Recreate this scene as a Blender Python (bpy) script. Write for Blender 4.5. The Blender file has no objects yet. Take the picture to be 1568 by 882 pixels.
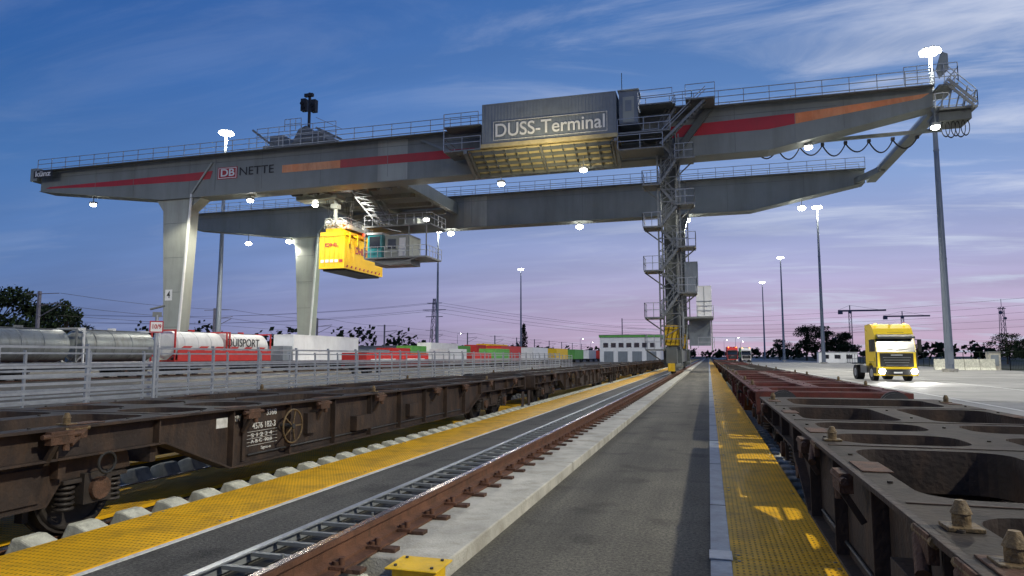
import bpy, bmesh, math, random
from mathutils import Vector, Matrix
R=random.Random(7)
S=bpy.context.scene
col=S.collection
# ---------------------------------------------------------------- materials
def mat(name,c,rough=.6,metal=0,var=.25,scale=2.0,bump=.15,bscale=30,emit=0,dirt=0,dirtc=(.03,.025,.02),streak=.25,spec=.4):
    m=bpy.data.materials.new(name); m.use_nodes=True
    nt=m.node_tree; N=nt.nodes; L=nt.links
    b=N['Principled BSDF']
    b.inputs['Roughness'].default_value=rough; b.inputs['Metallic'].default_value=metal
    b.inputs['Specular IOR Level'].default_value=spec
    tc=N.new('ShaderNodeTexCoord')
    n1=N.new('ShaderNodeTexNoise'); n1.inputs['Scale'].default_value=scale; n1.inputs['Detail'].default_value=5; n1.inputs['Roughness'].default_value=.65
    L.new(tc.outputs['Object'],n1.inputs['Vector'])
    mx=N.new('ShaderNodeMix'); mx.data_type='RGBA'
    mr=N.new('ShaderNodeMapRange'); mr.inputs[1].default_value=.3; mr.inputs[2].default_value=.7
    L.new(n1.outputs['Fac'],mr.inputs[0]); L.new(mr.outputs[0],mx.inputs['Factor'])
    mx.inputs['A'].default_value=(*[x*(1-var) for x in c],1); mx.inputs['B'].default_value=(*[min(1,x*(1+var)) for x in c],1)
    out=mx.outputs['Result']
    if dirt>0:
        mp=N.new('ShaderNodeMapping'); mp.inputs['Scale'].default_value=(1,1,streak); L.new(tc.outputs['Object'],mp.inputs['Vector'])
        n2=N.new('ShaderNodeTexNoise'); n2.inputs['Scale'].default_value=scale*1.7; n2.inputs['Detail'].default_value=6; n2.inputs['Roughness'].default_value=.7
        L.new(mp.outputs[0],n2.inputs['Vector'])
        r2=N.new('ShaderNodeMapRange'); r2.inputs[1].default_value=.46; r2.inputs[2].default_value=.68; r2.inputs[4].default_value=dirt
        L.new(n2.outputs['Fac'],r2.inputs[0])
        m2=N.new('ShaderNodeMix'); m2.data_type='RGBA'; L.new(r2.outputs[0],m2.inputs['Factor']); L.new(out,m2.inputs['A']); m2.inputs['B'].default_value=(*dirtc,1)
        out=m2.outputs['Result']
    L.new(out,b.inputs['Base Color'])
    rr=N.new('ShaderNodeMapRange'); rr.inputs[3].default_value=max(.05,rough-.12); rr.inputs[4].default_value=min(1,rough+.12)
    L.new(n1.outputs['Fac'],rr.inputs[0]); L.new(rr.outputs[0],b.inputs['Roughness'])
    if bump>0:
        n3=N.new('ShaderNodeTexNoise'); n3.inputs['Scale'].default_value=bscale; n3.inputs['Detail'].default_value=3
        L.new(tc.outputs['Object'],n3.inputs['Vector'])
        bp=N.new('ShaderNodeBump'); bp.inputs['Strength'].default_value=bump; bp.inputs['Distance'].default_value=.02
        L.new(n3.outputs['Fac'],bp.inputs['Height']); L.new(bp.outputs[0],b.inputs['Normal'])
    if emit>0:
        b.inputs['Emission Color'].default_value=(*c,1); b.inputs['Emission Strength'].default_value=emit
    return m
def asphalt(name,c):
    m=mat(name,c,.85,0,.3,.5,0,0)
    nt=m.node_tree;N=nt.nodes;L=nt.links;b=N['Principled BSDF']
    tc=N.new('ShaderNodeTexCoord')
    v=N.new('ShaderNodeTexNoise'); v.inputs['Scale'].default_value=32; v.inputs['Detail'].default_value=4;v.inputs['Roughness'].default_value=.9
    L.new(tc.outputs['Object'],v.inputs['Vector'])
    src=b.inputs['Base Color'].links[0].from_socket
    mr=N.new('ShaderNodeMapRange'); mr.inputs[1].default_value=.36; mr.inputs[2].default_value=.64; mr.inputs[3].default_value=.3; mr.inputs[4].default_value=1.8
    L.new(v.outputs['Fac'],mr.inputs[0])
    mu=N.new('ShaderNodeVectorMath'); mu.operation='SCALE'; L.new(src,mu.inputs[0]); L.new(mr.outputs[0],mu.inputs['Scale'])
    mp=N.new('ShaderNodeMapping'); mp.inputs['Scale'].default_value=(1.4,.05,1); L.new(tc.outputs['Object'],mp.inputs['Vector'])
    w=N.new('ShaderNodeTexNoise'); w.inputs['Scale'].default_value=1.5; w.inputs['Detail'].default_value=6; L.new(mp.outputs[0],w.inputs['Vector'])
    m3=N.new('ShaderNodeMapRange'); m3.inputs[1].default_value=.35; m3.inputs[2].default_value=.65; m3.inputs[3].default_value=.72; m3.inputs[4].default_value=1.22
    L.new(w.outputs['Fac'],m3.inputs[0])
    mu2=N.new('ShaderNodeVectorMath'); mu2.operation='SCALE'; L.new(mu.outputs[0],mu2.inputs[0]); L.new(m3.outputs[0],mu2.inputs['Scale'])
    st=N.new('ShaderNodeTexNoise'); st.inputs['Scale'].default_value=1.3; st.inputs['Detail'].default_value=4; L.new(tc.outputs['Object'],st.inputs['Vector'])
    m4=N.new('ShaderNodeMapRange'); m4.inputs[1].default_value=.56; m4.inputs[2].default_value=.68; m4.inputs[3].default_value=1; m4.inputs[4].default_value=.6
    L.new(st.outputs['Fac'],m4.inputs[0])
    mu3=N.new('ShaderNodeVectorMath'); mu3.operation='SCALE'; L.new(mu2.outputs[0],mu3.inputs[0]); L.new(m4.outputs[0],mu3.inputs['Scale'])
    L.new(mu3.outputs[0],b.inputs['Base Color'])
    bp=N.new('ShaderNodeBump'); bp.inputs['Strength'].default_value=.8; bp.inputs['Distance'].default_value=.015
    L.new(v.outputs['Fac'],bp.inputs['Height']); L.new(bp.outputs[0],b.inputs['Normal'])
    return m
def ribbed(name,c,dark,period,axis_scale):
    m=mat(name,c,.6,.0,.15,1.2,0,0,dirt=.6,dirtc=(.22,.13,.02),streak=1)
    nt=m.node_tree;N=nt.nodes;L=nt.links;b=N['Principled BSDF']
    tc=N.new('ShaderNodeTexCoord'); sx=N.new('ShaderNodeSeparateXYZ'); L.new(tc.outputs['Object'],sx.inputs[0])
    def wave(o,per):
        a=N.new('ShaderNodeMath');a.operation='MULTIPLY';a.inputs[1].default_value=6.28318/per;L.new(o,a.inputs[0])
        s=N.new('ShaderNodeMath');s.operation='SINE';L.new(a.outputs[0],s.inputs[0]); return s.outputs[0]
    a=wave(sx.outputs['X'],period); c2=wave(sx.outputs['Y'],period*axis_scale)
    ad=N.new('ShaderNodeMath');ad.operation='MAXIMUM';L.new(a,ad.inputs[0]);L.new(c2,ad.inputs[1])
    mr=N.new('ShaderNodeMapRange');mr.inputs[1].default_value=-.75;mr.inputs[2].default_value=-.1;L.new(ad.outputs[0],mr.inputs[0])
    src=b.inputs['Base Color'].links[0].from_socket
    mx=N.new('ShaderNodeMix');mx.data_type='RGBA';mx.inputs['A'].default_value=(*dark,1);L.new(src,mx.inputs['B']);L.new(mr.outputs[0],mx.inputs['Factor'])
    L.new(mx.outputs['Result'],b.inputs['Base Color'])
    bp=N.new('ShaderNodeBump');bp.inputs['Strength'].default_value=.8;bp.inputs['Distance'].default_value=.012;L.new(mr.outputs[0],bp.inputs['Height']);L.new(bp.outputs[0],b.inputs['Normal'])
    return m
M={}
M['girder']=mat('girder_paint',(.205,.225,.215),.5,0,.12,.25,.05,8,dirt=.5,dirtc=(.115,.12,.105),streak=.12)
M['girderd']=mat('girder_dark_paint',(.10,.11,.105),.55,0,.15,.6,.05,8,dirt=.3,dirtc=(.05,.05,.045),streak=.12)
M['legp']=mat('leg_paint',(.34,.36,.32),.5,0,.12,.3,.05,8,dirt=.5,dirtc=(.17,.17,.14),streak=.1)
M['red']=mat('red_stripe_paint',(.42,.02,.03),.45,0,.15,.4,0,8,dirt=.3,dirtc=(.2,.03,.03))
M['orange']=mat('painted_reflection_orange',(.66,.20,.06),.4,0,.35,.3,0,8,dirt=.6,dirtc=(.85,.42,.2))  # light reflected off the red stripe, put into the base colour with paler patches
M['galv']=mat('galvanised_steel',(.36,.38,.40),.4,.5,.18,4,.05,30)
M['galvd']=mat('galvanised_dull',(.19,.20,.20),.5,.4,.18,4,.05,30)
M['dark']=mat('dark_steel',(.03,.031,.033),.6,.1,.3,3,.1,30)
M['wheel']=mat('wheel_steel',(.035,.029,.026),.6,.2,.3,5,.2,30,dirt=.5,dirtc=(.02,.016,.014))
M['black']=mat('black_rubber',(.012,.012,.013),.7,0,.3,3,.1,30)
M['white']=mat('white_paint',(.75,.75,.73),.4,0,.06,2,0,30,dirt=.15,dirtc=(.3,.3,.28))
M['cont_grey']=mat('container_grey',(.20,.23,.26),.5,0,.12,1,.05,20,dirt=.25,dirtc=(.10,.11,.12))
M['cont_white']=mat('container_white',(.74,.75,.76),.5,0,.06,1,.05,20,dirt=.2,dirtc=(.4,.38,.35))
M['cont_red']=mat('container_red',(.55,.03,.025),.5,0,.12,1,.05,20,dirt=.25,dirtc=(.25,.04,.03))
M['cont_green']=mat('container_green',(.12,.38,.08),.5,0,.12,1,.05,20,dirt=.2)
M['cont_yellow']=mat('container_yellow',(.85,.54,.01),.45,0,.06,1,.03,20,dirt=.12,dirtc=(.4,.25,.02))
M['truck_yellow']=mat('truck_yellow',(.86,.60,.015),.3,0,.05,1,.0,20,dirt=.15,dirtc=(.45,.3,.04),spec=.6)
M['cont_blue']=mat('container_blue',(.03,.10,.30),.5,0,.12,1,.05,20,dirt=.2)
M['cont_teal']=mat('teal_panel',(.02,.30,.32),.35,0,.12,1,.0,20)
M['tank']=mat('tank_grey',(.27,.29,.28),.4,.3,.12,1,.03,10,dirt=.6,dirtc=(.10,.085,.07))
M['tankw']=mat('tank_white',(.68,.68,.66),.4,0,.06,1,.03,10,dirt=.25,dirtc=(.3,.28,.25))
M['wagon']=mat('wagon_brown',(.030,.022,.019),.7,0,.35,2.5,.35,25,dirt=.8,dirtc=(.068,.042,.028),streak=.35,spec=.25)
M['wagont']=mat('wagon_weathered_top',(.040,.032,.025),.75,0,.5,3,.2,30,dirt=.9,dirtc=(.016,.013,.011),streak=1,spec=.2)
M['wagond']=mat('wagon_dark_top',(.022,.019,.017),.7,0,.4,3.5,.2,30,dirt=.7,dirtc=(.04,.031,.025),streak=.8,spec=.25)
M['wagonr']=mat('wagon_redbrown',(.09,.022,.017),.65,0,.35,2.5,.3,25,dirt=.7,dirtc=(.035,.018,.015),streak=.4,spec=.25)
M['rustl']=mat('bracket_rust',(.085,.046,.03),.75,.0,.45,7,.5,50,dirt=.75,dirtc=(.035,.024,.018),streak=.8,spec=.25)
M['pin']=mat('worn_pin',(.12,.08,.035),.65,.1,.5,14,.5,50,dirt=.8,dirtc=(.04,.027,.017),streak=.8)
M['rust']=mat('rail_rust',(.125,.058,.034),.75,.1,.35,5,.4,60,dirt=.7,dirtc=(.055,.033,.022),spec=.3)
M['railtop']=mat('polished_rail',(.36,.30,.27),.25,.9,.2,4,.05,60)
M['conc']=mat('concrete',(.43,.41,.355),.85,0,.25,1.6,.4,50,dirt=.65,dirtc=(.21,.19,.145),streak=1)
M['concb']=mat('concrete_block',(.54,.54,.46),.85,0,.25,5,.4,60,dirt=.55,dirtc=(.22,.21,.17))
M['kerb']=mat('kerb_steel',(.24,.28,.33),.5,.3,.25,3,.2,40,dirt=.5,dirtc=(.11,.11,.12))
M['asph']=asphalt('asphalt',(.090,.083,.067))
M['asph2']=asphalt('asphalt_walk',(.084,.080,.070))
M['ballast']=mat('ballast_gravel',(.04,.036,.032),.95,0,.6,14,1,45)
M['groundm']=mat('ground_dirt',(.05,.055,.035),.95,0,.4,.08,.6,4)
M['yard']=mat('yard_concrete',(.25,.245,.23),.75,0,.3,.15,.2,20,dirt=.65,dirtc=(.11,.11,.105),streak=1)
M['yellowg']=ribbed('yellow_grating',(.76,.41,.008),(.2,.11,.008),.045,1.6)
M['yellowp']=mat('yellow_paint',(.65,.40,.01),.5,0,.15,3,.1,30,dirt=.3,dirtc=(.1,.07,.02))
M['line']=mat('line_paint',(.6,.6,.58),.7,0,.15,3,.1,40,dirt=.5,dirtc=(.2,.2,.19),streak=1)
M['glass']=mat('dark_glass',(.01,.014,.018),.08,0,.1,1,0,1,spec=.8)
M['lamp']=mat('lamp_emitter',(1,.97,.88),.5,0,0,1,0,1,emit=45)
M['head']=mat('headlamp_emitter',(1,.98,.9),.5,0,0,1,0,1,emit=45)
M['slats']=mat('lit_slats',(.48,.40,.22),.6,.1,.2,2,.1,20)
M['foliage']=mat('foliage',(.018,.032,.012),.8,0,.5,.6,0,1,spec=.2)
M['foliaged']=mat('foliage_dark',(.010,.018,.008),.8,0,.5,.6,0,1,spec=.2)
M['bark']=mat('bark',(.04,.03,.024),.9,0,.3,4,.5,20)
M['mast']=mat('mast_steel',(.20,.23,.27),.5,.4,.12,.6,.03,10)
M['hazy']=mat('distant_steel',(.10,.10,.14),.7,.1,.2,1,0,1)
M['redl']=mat('red_light',(1,.03,.01),.5,0,0,1,0,1,emit=8)
M['orl']=mat('orange_light',(1,.25,.03),.5,0,0,1,0,1,emit=25)
# ---------------------------------------------------------------- mesh builder
class MB:
    def __init__(s): s.v=[];s.f=[];s.m=[];s.sm=[];s.mk=[]
    def mi(s,m):
        if m not in s.mk: s.mk.append(m)
        return s.mk.index(m)
    def add(s,vs,fs,m,smooth=False):
        o=len(s.v); s.v+= [tuple(v) for v in vs]; k=s.mi(m)
        for f in fs: s.f.append([i+o for i in f]); s.m.append(k); s.sm.append(smooth)
    def box(s,x0,x1,y0,y1,z0,z1,m):
        s.add([(x0,y0,z0),(x1,y0,z0),(x1,y1,z0),(x0,y1,z0),(x0,y0,z1),(x1,y0,z1),(x1,y1,z1),(x0,y1,z1)],
          [(0,3,2,1),(4,5,6,7),(0,1,5,4),(1,2,6,5),(2,3,7,6),(3,0,4,7)],m)
    def beam(s,p,q,w,h,m):
        p=Vector(p);q=Vector(q);d=q-p
        if d.length<1e-6:return
        d.normalize(); up=Vector((0,0,1)) if abs(d.z)<.95 else Vector((0,1,0))
        a=d.cross(up).normalized()*w/2; b=a.cross(d).normalized()*h/2
        s.add([p-a-b,p+a-b,p+a+b,p-a+b,q-a-b,q+a-b,q+a+b,q-a+b],[(0,3,2,1),(4,5,6,7),(0,1,5,4),(1,2,6,5),(2,3,7,6),(3,0,4,7)],m)
    def cyl(s,p,q,r,m,n=12,r2=None,cap=True):
        p=Vector(p);q=Vector(q);d=(q-p)
        if d.length<1e-6:return
        d.normalize(); up=Vector((0,0,1)) if abs(d.z)<.95 else Vector((0,1,0))
        a=d.cross(up).normalized(); b=a.cross(d).normalized(); r2=r if r2 is None else r2
        vs=[p+(a*math.cos(t)+b*math.sin(t))*r for t in [2*math.pi*i/n for i in range(n)]]
        vs+=[q+(a*math.cos(t)+b*math.sin(t))*r2 for t in [2*math.pi*i/n for i in range(n)]]
        s.add(vs,[(i,(i+1)%n,n+(i+1)%n,n+i) for i in range(n)],m,True)
        if cap: s.add(vs,[tuple(range(n-1,-1,-1)),tuple(range(n,2*n))],m)
    def prism(s,poly,ax,a,b,m):
        n=len(poly)
        def mk(u,w,t):
            return (t,u,w) if ax=='X' else ((u,t,w) if ax=='Y' else (u,w,t))
        vs=[mk(u,w,a) for u,w in poly]+[mk(u,w,b) for u,w in poly]
        s.add(vs,[tuple(range(n-1,-1,-1)),tuple(range(n,2*n))]+[(i,(i+1)%n,n+(i+1)%n,n+i) for i in range(n)],m)
    def ring(s,c,ax,R0,r,m,n=28,k=6,sq=1):
        vs=[]
        for i in range(n):
            t=2*math.pi*i/n
            for j in range(k):
                u=2*math.pi*j/k; rr=R0+r*math.cos(u); h=r*math.sin(u)
                p=(rr*math.cos(t)*sq,rr*math.sin(t))
                if ax=='X': vs.append((c[0]+h,c[1]+p[0],c[2]+p[1]))
                elif ax=='Y': vs.append((c[0]+p[0],c[1]+h,c[2]+p[1]))
                else: vs.append((c[0]+p[0],c[1]+p[1],c[2]+h))
        s.add(vs,[(i*k+j,((i+1)%n)*k+j,((i+1)%n)*k+(j+1)%k,i*k+(j+1)%k) for i in range(n) for j in range(k)],m,True)
    def sphere(s,c,r,m,n=10,k=6,sz=1):
        vs=[];
        for j in range(1,k):
            ph=math.pi*j/k
            for i in range(n):
                t=2*math.pi*i/n; vs.append((c[0]+r*math.sin(ph)*math.cos(t),c[1]+r*math.sin(ph)*math.sin(t),c[2]+r*sz*math.cos(ph)))
        top=len(vs); vs.append((c[0],c[1],c[2]+r*sz)); vs.append((c[0],c[1],c[2]-r*sz))
        fs=[]
        for j in range(k-2):
            for i in range(n): fs.append((j*n+i,j*n+(i+1)%n,(j+1)*n+(i+1)%n,(j+1)*n+i))
        for i in range(n): fs.append((top,(i+1)%n,i)); fs.append((top+1,(k-2)*n+i,(k-2)*n+(i+1)%n))
        s.add(vs,fs,m,True)
    def railing(s,p,q,h=1.1,sp=1.8,bars=(1.1,.6),w=.05,m='galv'):
        p=Vector(p);q=Vector(q);L=(q-p).length;n=max(1,round(L/sp))
        for i in range(n+1):
            a=p.lerp(q,i/n); s.beam(a,a+Vector((0,0,h)),w,w,m)
        for b in bars: s.beam(p+Vector((0,0,b)),q+Vector((0,0,b)),w,w,m)
    def sag(s,p,q,d,r,m,n=10):
        p=Vector(p);q=Vector(q);pr=p
        for i in range(1,n+1):
            t=i/n; a=p.lerp(q,t)-Vector((0,0,d*4*t*(1-t))); s.beam(pr,a,r,r,m); pr=a
    def obj(s,name,parent=None,bevel=0,loc=(0,0,0),rot=0,norm=True):
        me=bpy.data.meshes.new(name); me.from_pydata(s.v,[],s.f)
        for k in s.mk: me.materials.append(M[k])
        me.polygons.foreach_set('material_index',s.m); me.polygons.foreach_set('use_smooth',s.sm)
        if norm:
            b=bmesh.new(); b.from_mesh(me); bmesh.ops.recalc_face_normals(b,faces=b.faces); b.to_mesh(me); b.free()
        me.update()
        return inst(name,me,parent,bevel,loc,rot)
def inst(name,me,parent=None,bevel=0,loc=(0,0,0),rot=0):
    o=bpy.data.objects.new(name,me); col.objects.link(o); o.location=loc; o.rotation_euler=(0,0,rot)
    if parent: o.parent=parent
    if bevel:
        md=o.modifiers.new('Bevel','BEVEL'); md.width=bevel; md.segments=2; md.limit_method='ANGLE'; md.angle_limit=math.radians(40)
    return o
def empty(name,loc=(0,0,0)):
    e=bpy.data.objects.new(name,None); e.location=loc; e.empty_display_size=.5; col.objects.link(e); return e
def text(name,body,loc,width,height,face,m,parent,bold=0.0):
    cu=bpy.data.curves.new(name,'FONT'); cu.body=body; cu.size=1; cu.align_x='CENTER'; cu.align_y='CENTER'; cu.extrude=.004; cu.offset=bold
    cu.materials.append(M[m]); o=bpy.data.objects.new(name,cu); col.objects.link(o)
    bpy.context.view_layer.update()
    d=o.dimensions; o.scale=(width/max(d.x,.01),height/max(d.y,.01),1)
    o.location=loc; o.rotation_euler=(math.pi/2,0,0 if face=='-Y' else math.pi/2); o.parent=parent
    return o
def light(name,kind,loc,power,parent,color=(1,.9,.72),size=.4,target=None,angle=150,blend=.6):
    l=bpy.data.lights.new(name,kind); l.energy=power; l.color=color; l.shadow_soft_size=size
    if kind=='SPOT': l.spot_size=math.radians(angle); l.spot_blend=blend
    o=bpy.data.objects.new(name,l); col.objects.link(o); o.location=loc
    if kind=='SPOT':
        t=Vector(target)-Vector(loc) if target else Vector((0,0,-1)); o.rotation_euler=t.to_track_quat('-Z','Y').to_euler()
    if parent: o.parent=parent
    return o
# ---------------------------------------------------------------- ground
b=MB(); b.add([(-2500,-600,-.35),(2500,-600,-.35),(2500,4000,-.35),(-2500,4000,-.35)],[(0,1,2,3)],'groundm'); b.obj('ground',norm=False)
b=MB()
b.box(-4.66,-3.78,-40,700,-.3,0,'asph2'); b.box(-3.78,-3.12,-40,700,-.3,-.10,'dark'); b.box(-1.92,-.03,-40,700,-.3,0,'asph')
b.obj('asphalt_walkway')
b=MB(); b.box(-4.655,-4.60,-40,700,0.0,.008,'line'); b.obj('road_marking')
b=MB()
y=4.9
while y<420:
    L=4.96 if y<150 else 20
    b.box(-3.12,-1.92,y,y+L,-.3,.13,'conc'); y+=L+.04
b.obj('crane_rail_foundation',bevel=.015)
b=MB(); b.box(-3.12,-1.92,-40,4.86,-.3,-.04,'ballast')
for i in range(200):
    x=R.uniform(-3.05,-2.0);y=R.uniform(3.2,4.8);r=R.uniform(.02,.07); b.sphere((x,y,-.03+r*.3),r,'concb',6,4,.7)
b.obj('gravel')
b=MB()
b.box(-.03,.13,-40,700,-.3,.025,'kerb')
b.obj('kerb')
b=MB()
for yy in [5.9]+[8+3.0*i for i in range(20)]:
    b.box(-.035,.135,yy,yy+.012,.026,.029,'dark')
b.box(-.04,.14,5.9,6.15,.026,.036,'line'); b.obj('kerb_cover_plate')
def walk(x0,x1,name,z=.02):
    b=MB(); y=-6.0
    while y<400:
        L=2.99 if y<60 else 20; b.box(x0,x1,y,y+L,z-.04,z,'yellowg')
        if y<60:
            for xx in (x0+.06,x1-.06):
                for yy in (y+.08,y+L-.08): b.cyl((xx,yy,z),(xx,yy,z+.006),.014,'galvd',6)
        y+=L+.012
    b.box(x0+.02,x1-.02,-6,400,-.3,z-.05,'dark')
    b.obj(name)
walk(.13,.98,'yellow_grating_walkway'); walk(-5.63,-4.66,'yellow_grating_walkway'); walk(-9.5,-8.55,'yellow_grating_walkway')
walk(-7.62,-6.48,'track_drip_pan',-.1)
b=MB(); b.box(-8.55,-5.63,-40,600,-.34,-.28,'ballast'); b.box(.98,3.5,-40,600,-.34,-.28,'ballast'); b.obj('ballast_bed')
b=MB(); b.box(-300,-9.5,-60,700,-.3,0,'asph'); b.obj('terminal_pavement')
b=MB(); b.box(3.5,33,-60,600,-.3,0,'yard'); b.obj('truck_road')
b=MB()
for i in range(12): b.box(3.52,32.9,5+i*12,5.04+i*12,.001,.005,'asph')
b.box(9.0,9.12,-20,400,.006,.010,'line'); b.box(14.5,14.62,-20,400,.006,.010,'line'); b.obj('road_marking')
def track(cx,name,zr,blocks=True,lo=0):
    b=MB()
    for s in (-1,1):
        x=cx+s*.75
        b.prism([(x-.07,zr-.16),(x+.07,zr-.16),(x+.07,zr-.14),(x+.012,zr-.125),(x+.012,zr-.045),(x+.035,zr-.035),(x+.035,zr-.004),(x-.035,zr-.004),(x-.035,zr-.035),(x-.012,zr-.045),(x-.012,zr-.125),(x-.07,zr-.14)],'Y',-30,500,'rust')
        b.box(x-.033,x+.033,-30,500,zr-.003,zr+.001,'railtop')
    o=b.obj(name)
    if blocks:
        b=MB(); y=-3; w=1.3-lo*1.0; t=.02-lo*2
        while y<110:
            b.prism([(cx-w,-.28),(cx+w,-.28),(cx+w-.06,t-.06),(cx+w-.22,t),(cx+w-.32,t),(cx+.85,-.22),(cx-.85,-.22),(cx-w+.32,t),(cx-w+.22,t),(cx-w+.06,t-.06)],'Y',y,y+.27,'concb'); y+=.56
        b.obj('concrete_sleepers',bevel=.02)
track(-7.05,'railway_track',-.12); track(2.12,'railway_track',-.12,True,.08)
track(-43.5,'railway_track',.05,False); track(-30,'railway_track',.05,False)
# crane rail
b=MB(); x=-2.72
b.box(x-.2,x+.2,4.3,420,.131,.15,'rust')
b.prism([(x-.1,.15),(x+.1,.15),(x+.1,.17),(x+.02,.19),(x+.02,.255),(x+.045,.265),(x+.045,.305),(x-.045,.305),(x-.045,.265),(x-.02,.255),(x-.02,.19),(x-.1,.17)],'Y',1,420,'rust')
b.box(x-.032,x+.032,1,420,.306,.311,'railtop')
y=4.5
while y<70:
    for s in (-1,1):
        b.box(x+s*.17-.06,x+s*.17+.06,y-.07,y+.07,.15,.175,'rust'); b.cyl((x+s*.17,y,.175),(x+s*.17,y,.225),.026,'rust',6)
        b.cyl((x+s*.13,y+.0,.175),(x+s*.13,y,.2),.035,'rust',8)
    b.box(x+.2,x+.34,y-.05,y+.05,.131,.16,'rustl')
    y+=.55
b.obj('crane_rail')
b=MB()
for x in (-3.72,-3.2):
    b.box(x-.035,x+.035,-5,260,.03,.045,'galv'); b.box(x-.035,x-.02,-5,260,-.06,.03,'galv'); 
y=2.5
while y<110:
    b.box(-3.69,-3.23,y,y+.05,.0,.03,'galvd'); b.box(-3.24,-3.2,y+.02,y+.06,-.1,.03,'galvd'); 
    if int(y/.36)%4==0: b.cyl((-3.14,y,-.02),(-3.14,y,.16),.012,'galvd',6); 
    y+=.36
b.box(-3.6,-3.5,-5,260,-.08,-.04,'black'); b.box(-3.42,-3.36,-5,260,-.08,-.05,'black')
b.obj('cable_tray')
b=MB(); b.box(-2.22,-1.9,4.62,4.86,.0,.14,'yellowp'); b.box(-2.26,-1.86,4.58,4.9,.14,.155,'yellowp'); b.cyl((-1.97,4.57,.06),(-1.97,4.62,.06),.02,'dark',8)
for (xx,yy) in ((-2.2,4.64),(-1.92,4.64),(-2.2,4.84),(-1.92,4.84)): b.cyl((xx,yy,.155),(xx,yy,.167),.014,'dark',6)
b.cyl((-1.9,4.7,.08),(-1.8,4.5,.0),.02,'yellowp',8); b.obj('yellow_junction_box',bevel=.008)
# ---------------------------------------------------------------- wagons
def wheelset(b,y,zr,wm='wheel'):
    for s in (-1,1):
        b.cyl((s*.70,y,zr+.46),(s*.83,y,zr+.46),.46,wm,28); b.cyl((s*.66,y,zr+.46),(s*.70,y,zr+.46),.49,wm,28)
        b.ring((s*.835,y,zr+.46),'X',.40,.035,'wheel',28,6); b.cyl((s*.83,y,zr+.46),(s*.92,y,zr+.46),.13,wm,14)
        b.box(s*1.0-.12,s*1.0+.12,y-.16,y+.16,zr+.32,zr+.62,wm); b.cyl((s*1.12,y,zr+.46),(s*1.17,y,zr+.46),.11,'rustl',14)
        for k in (-.27,.27):
            for i in range(5): b.ring((s*1.0,y+k,zr+.3+i*.05),'Z',.075,.018,wm,12,5)
            b.box(s*1.0-.1,s*1.0+.1,y+k-.1,y+k+.1,zr+.54,zr+.58,wm)
    b.cyl((-.75,y,zr+.46),(.75,y,zr+.46),.08,wm,12)
def bogie(b,y,zr):
    wheelset(b,y-.9,zr); wheelset(b,y+.9,zr)
    for s in (-1,1):
        x=s*1.0
        b.prism([(y-1.35,zr+.6),(y-1.3,zr+.78),(y-.5,zr+.8),(y+.5,zr+.8),(y+1.3,zr+.78),(y+1.35,zr+.6),(y+.55,zr+.58),(y+.4,zr+.36),(y-.4,zr+.36),(y-.55,zr+.58)],'X',x-.06,x+.06,'wagon')
        b.box(x+s*.06-.02,x+s*.06+.03,y-.3,y+.3,zr+.42,zr+.74,'wagon')
        for k in (-1,1): b.box(s*.76-.05,s*.76+.05,y+k*.40-.03,y+k*.40+.03,zr+.2,zr+.55,'wheel')
    b.box(-1.0,1.0,y-.25,y+.25,zr+.45,zr+.75,'wagon'); b.box(-1.0,1.0,y-1.35,y-1.22,zr+.55,zr+.72,'wagon'); b.box(-1.0,1.0,y+1.22,y+1.35,zr+.55,zr+.72,'wagon')
    b.cyl((-.3,y-.3,zr+.35),(-.3,y+.3,zr+.35),.1,'dark',12)
def deckcell(b,x0,x1,y0,y1,zt,m,mg=.16,rad=.28,depth=.3,th=.03,m2=None):
    m2=m2 or m
    cx,cy=(x0+x1)/2,(y0+y1)/2; hx,hy=(x1-x0)/2,(y1-y0)/2; ix,iy=hx-mg,hy-mg; rad=min(rad,ix*.95,iy*.95)
    inner=[];outer=[];k=6
    for (sx,sy,a0) in ((1,1,0),(-1,1,90),(-1,-1,180),(1,-1,270)):
        for i in range(k+1):
            a=math.radians(a0+90*i/k); px=sx*(ix-rad)+rad*math.cos(a); py=sy*(iy-rad)+rad*math.sin(a)
            inner.append((cx+px,cy+py))
            ox=sx*hx if abs(math.cos(a))>=abs(math.sin(a))-1e-6 else px
            oy=sy*hy if abs(math.sin(a))>=abs(math.cos(a))-1e-6 else py
            outer.append((cx+ox,cy+oy))
    n=len(inner)
    vs=[(x,y,zt) for x,y in outer]+[(x,y,zt) for x,y in inner]+[(x,y,zt-depth) for x,y in inner]+[(x,y,zt-th) for x,y in outer]
    b.add(vs,[(i,(i+1)%n,n+(i+1)%n,n+i) for i in range(n)],m); b.add(vs,[(n+i,n+(i+1)%n,2*n+(i+1)%n,2*n+i) for i in range(n)],m2)
def spigot(b,x,y,z,m='pin',s=1):
    b.box(x-.065,x+.065,y-.06,y+.06,z+.002,z+.018,m); b.cyl((x,y,z+.018),(x,y,z+.065),.034,m,12); b.cyl((x,y,z+.065),(x,y,z+.115),.04,m,12,.018)
    b.box(min(x+s*.11,x+s*.15),max(x+s*.11,x+s*.15),y-.1,y+.1,z-.12,z-.005,'rustl'); b.cyl((x+s*.13,y-.13,z-.03),(x+s*.13,y+.13,z-.03),.022,m,8)
    b.cyl((x+s*.17,y-.1,z-.16),(x+s*.13,y+.08,z-.05),.03,'rustl',8)
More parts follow.
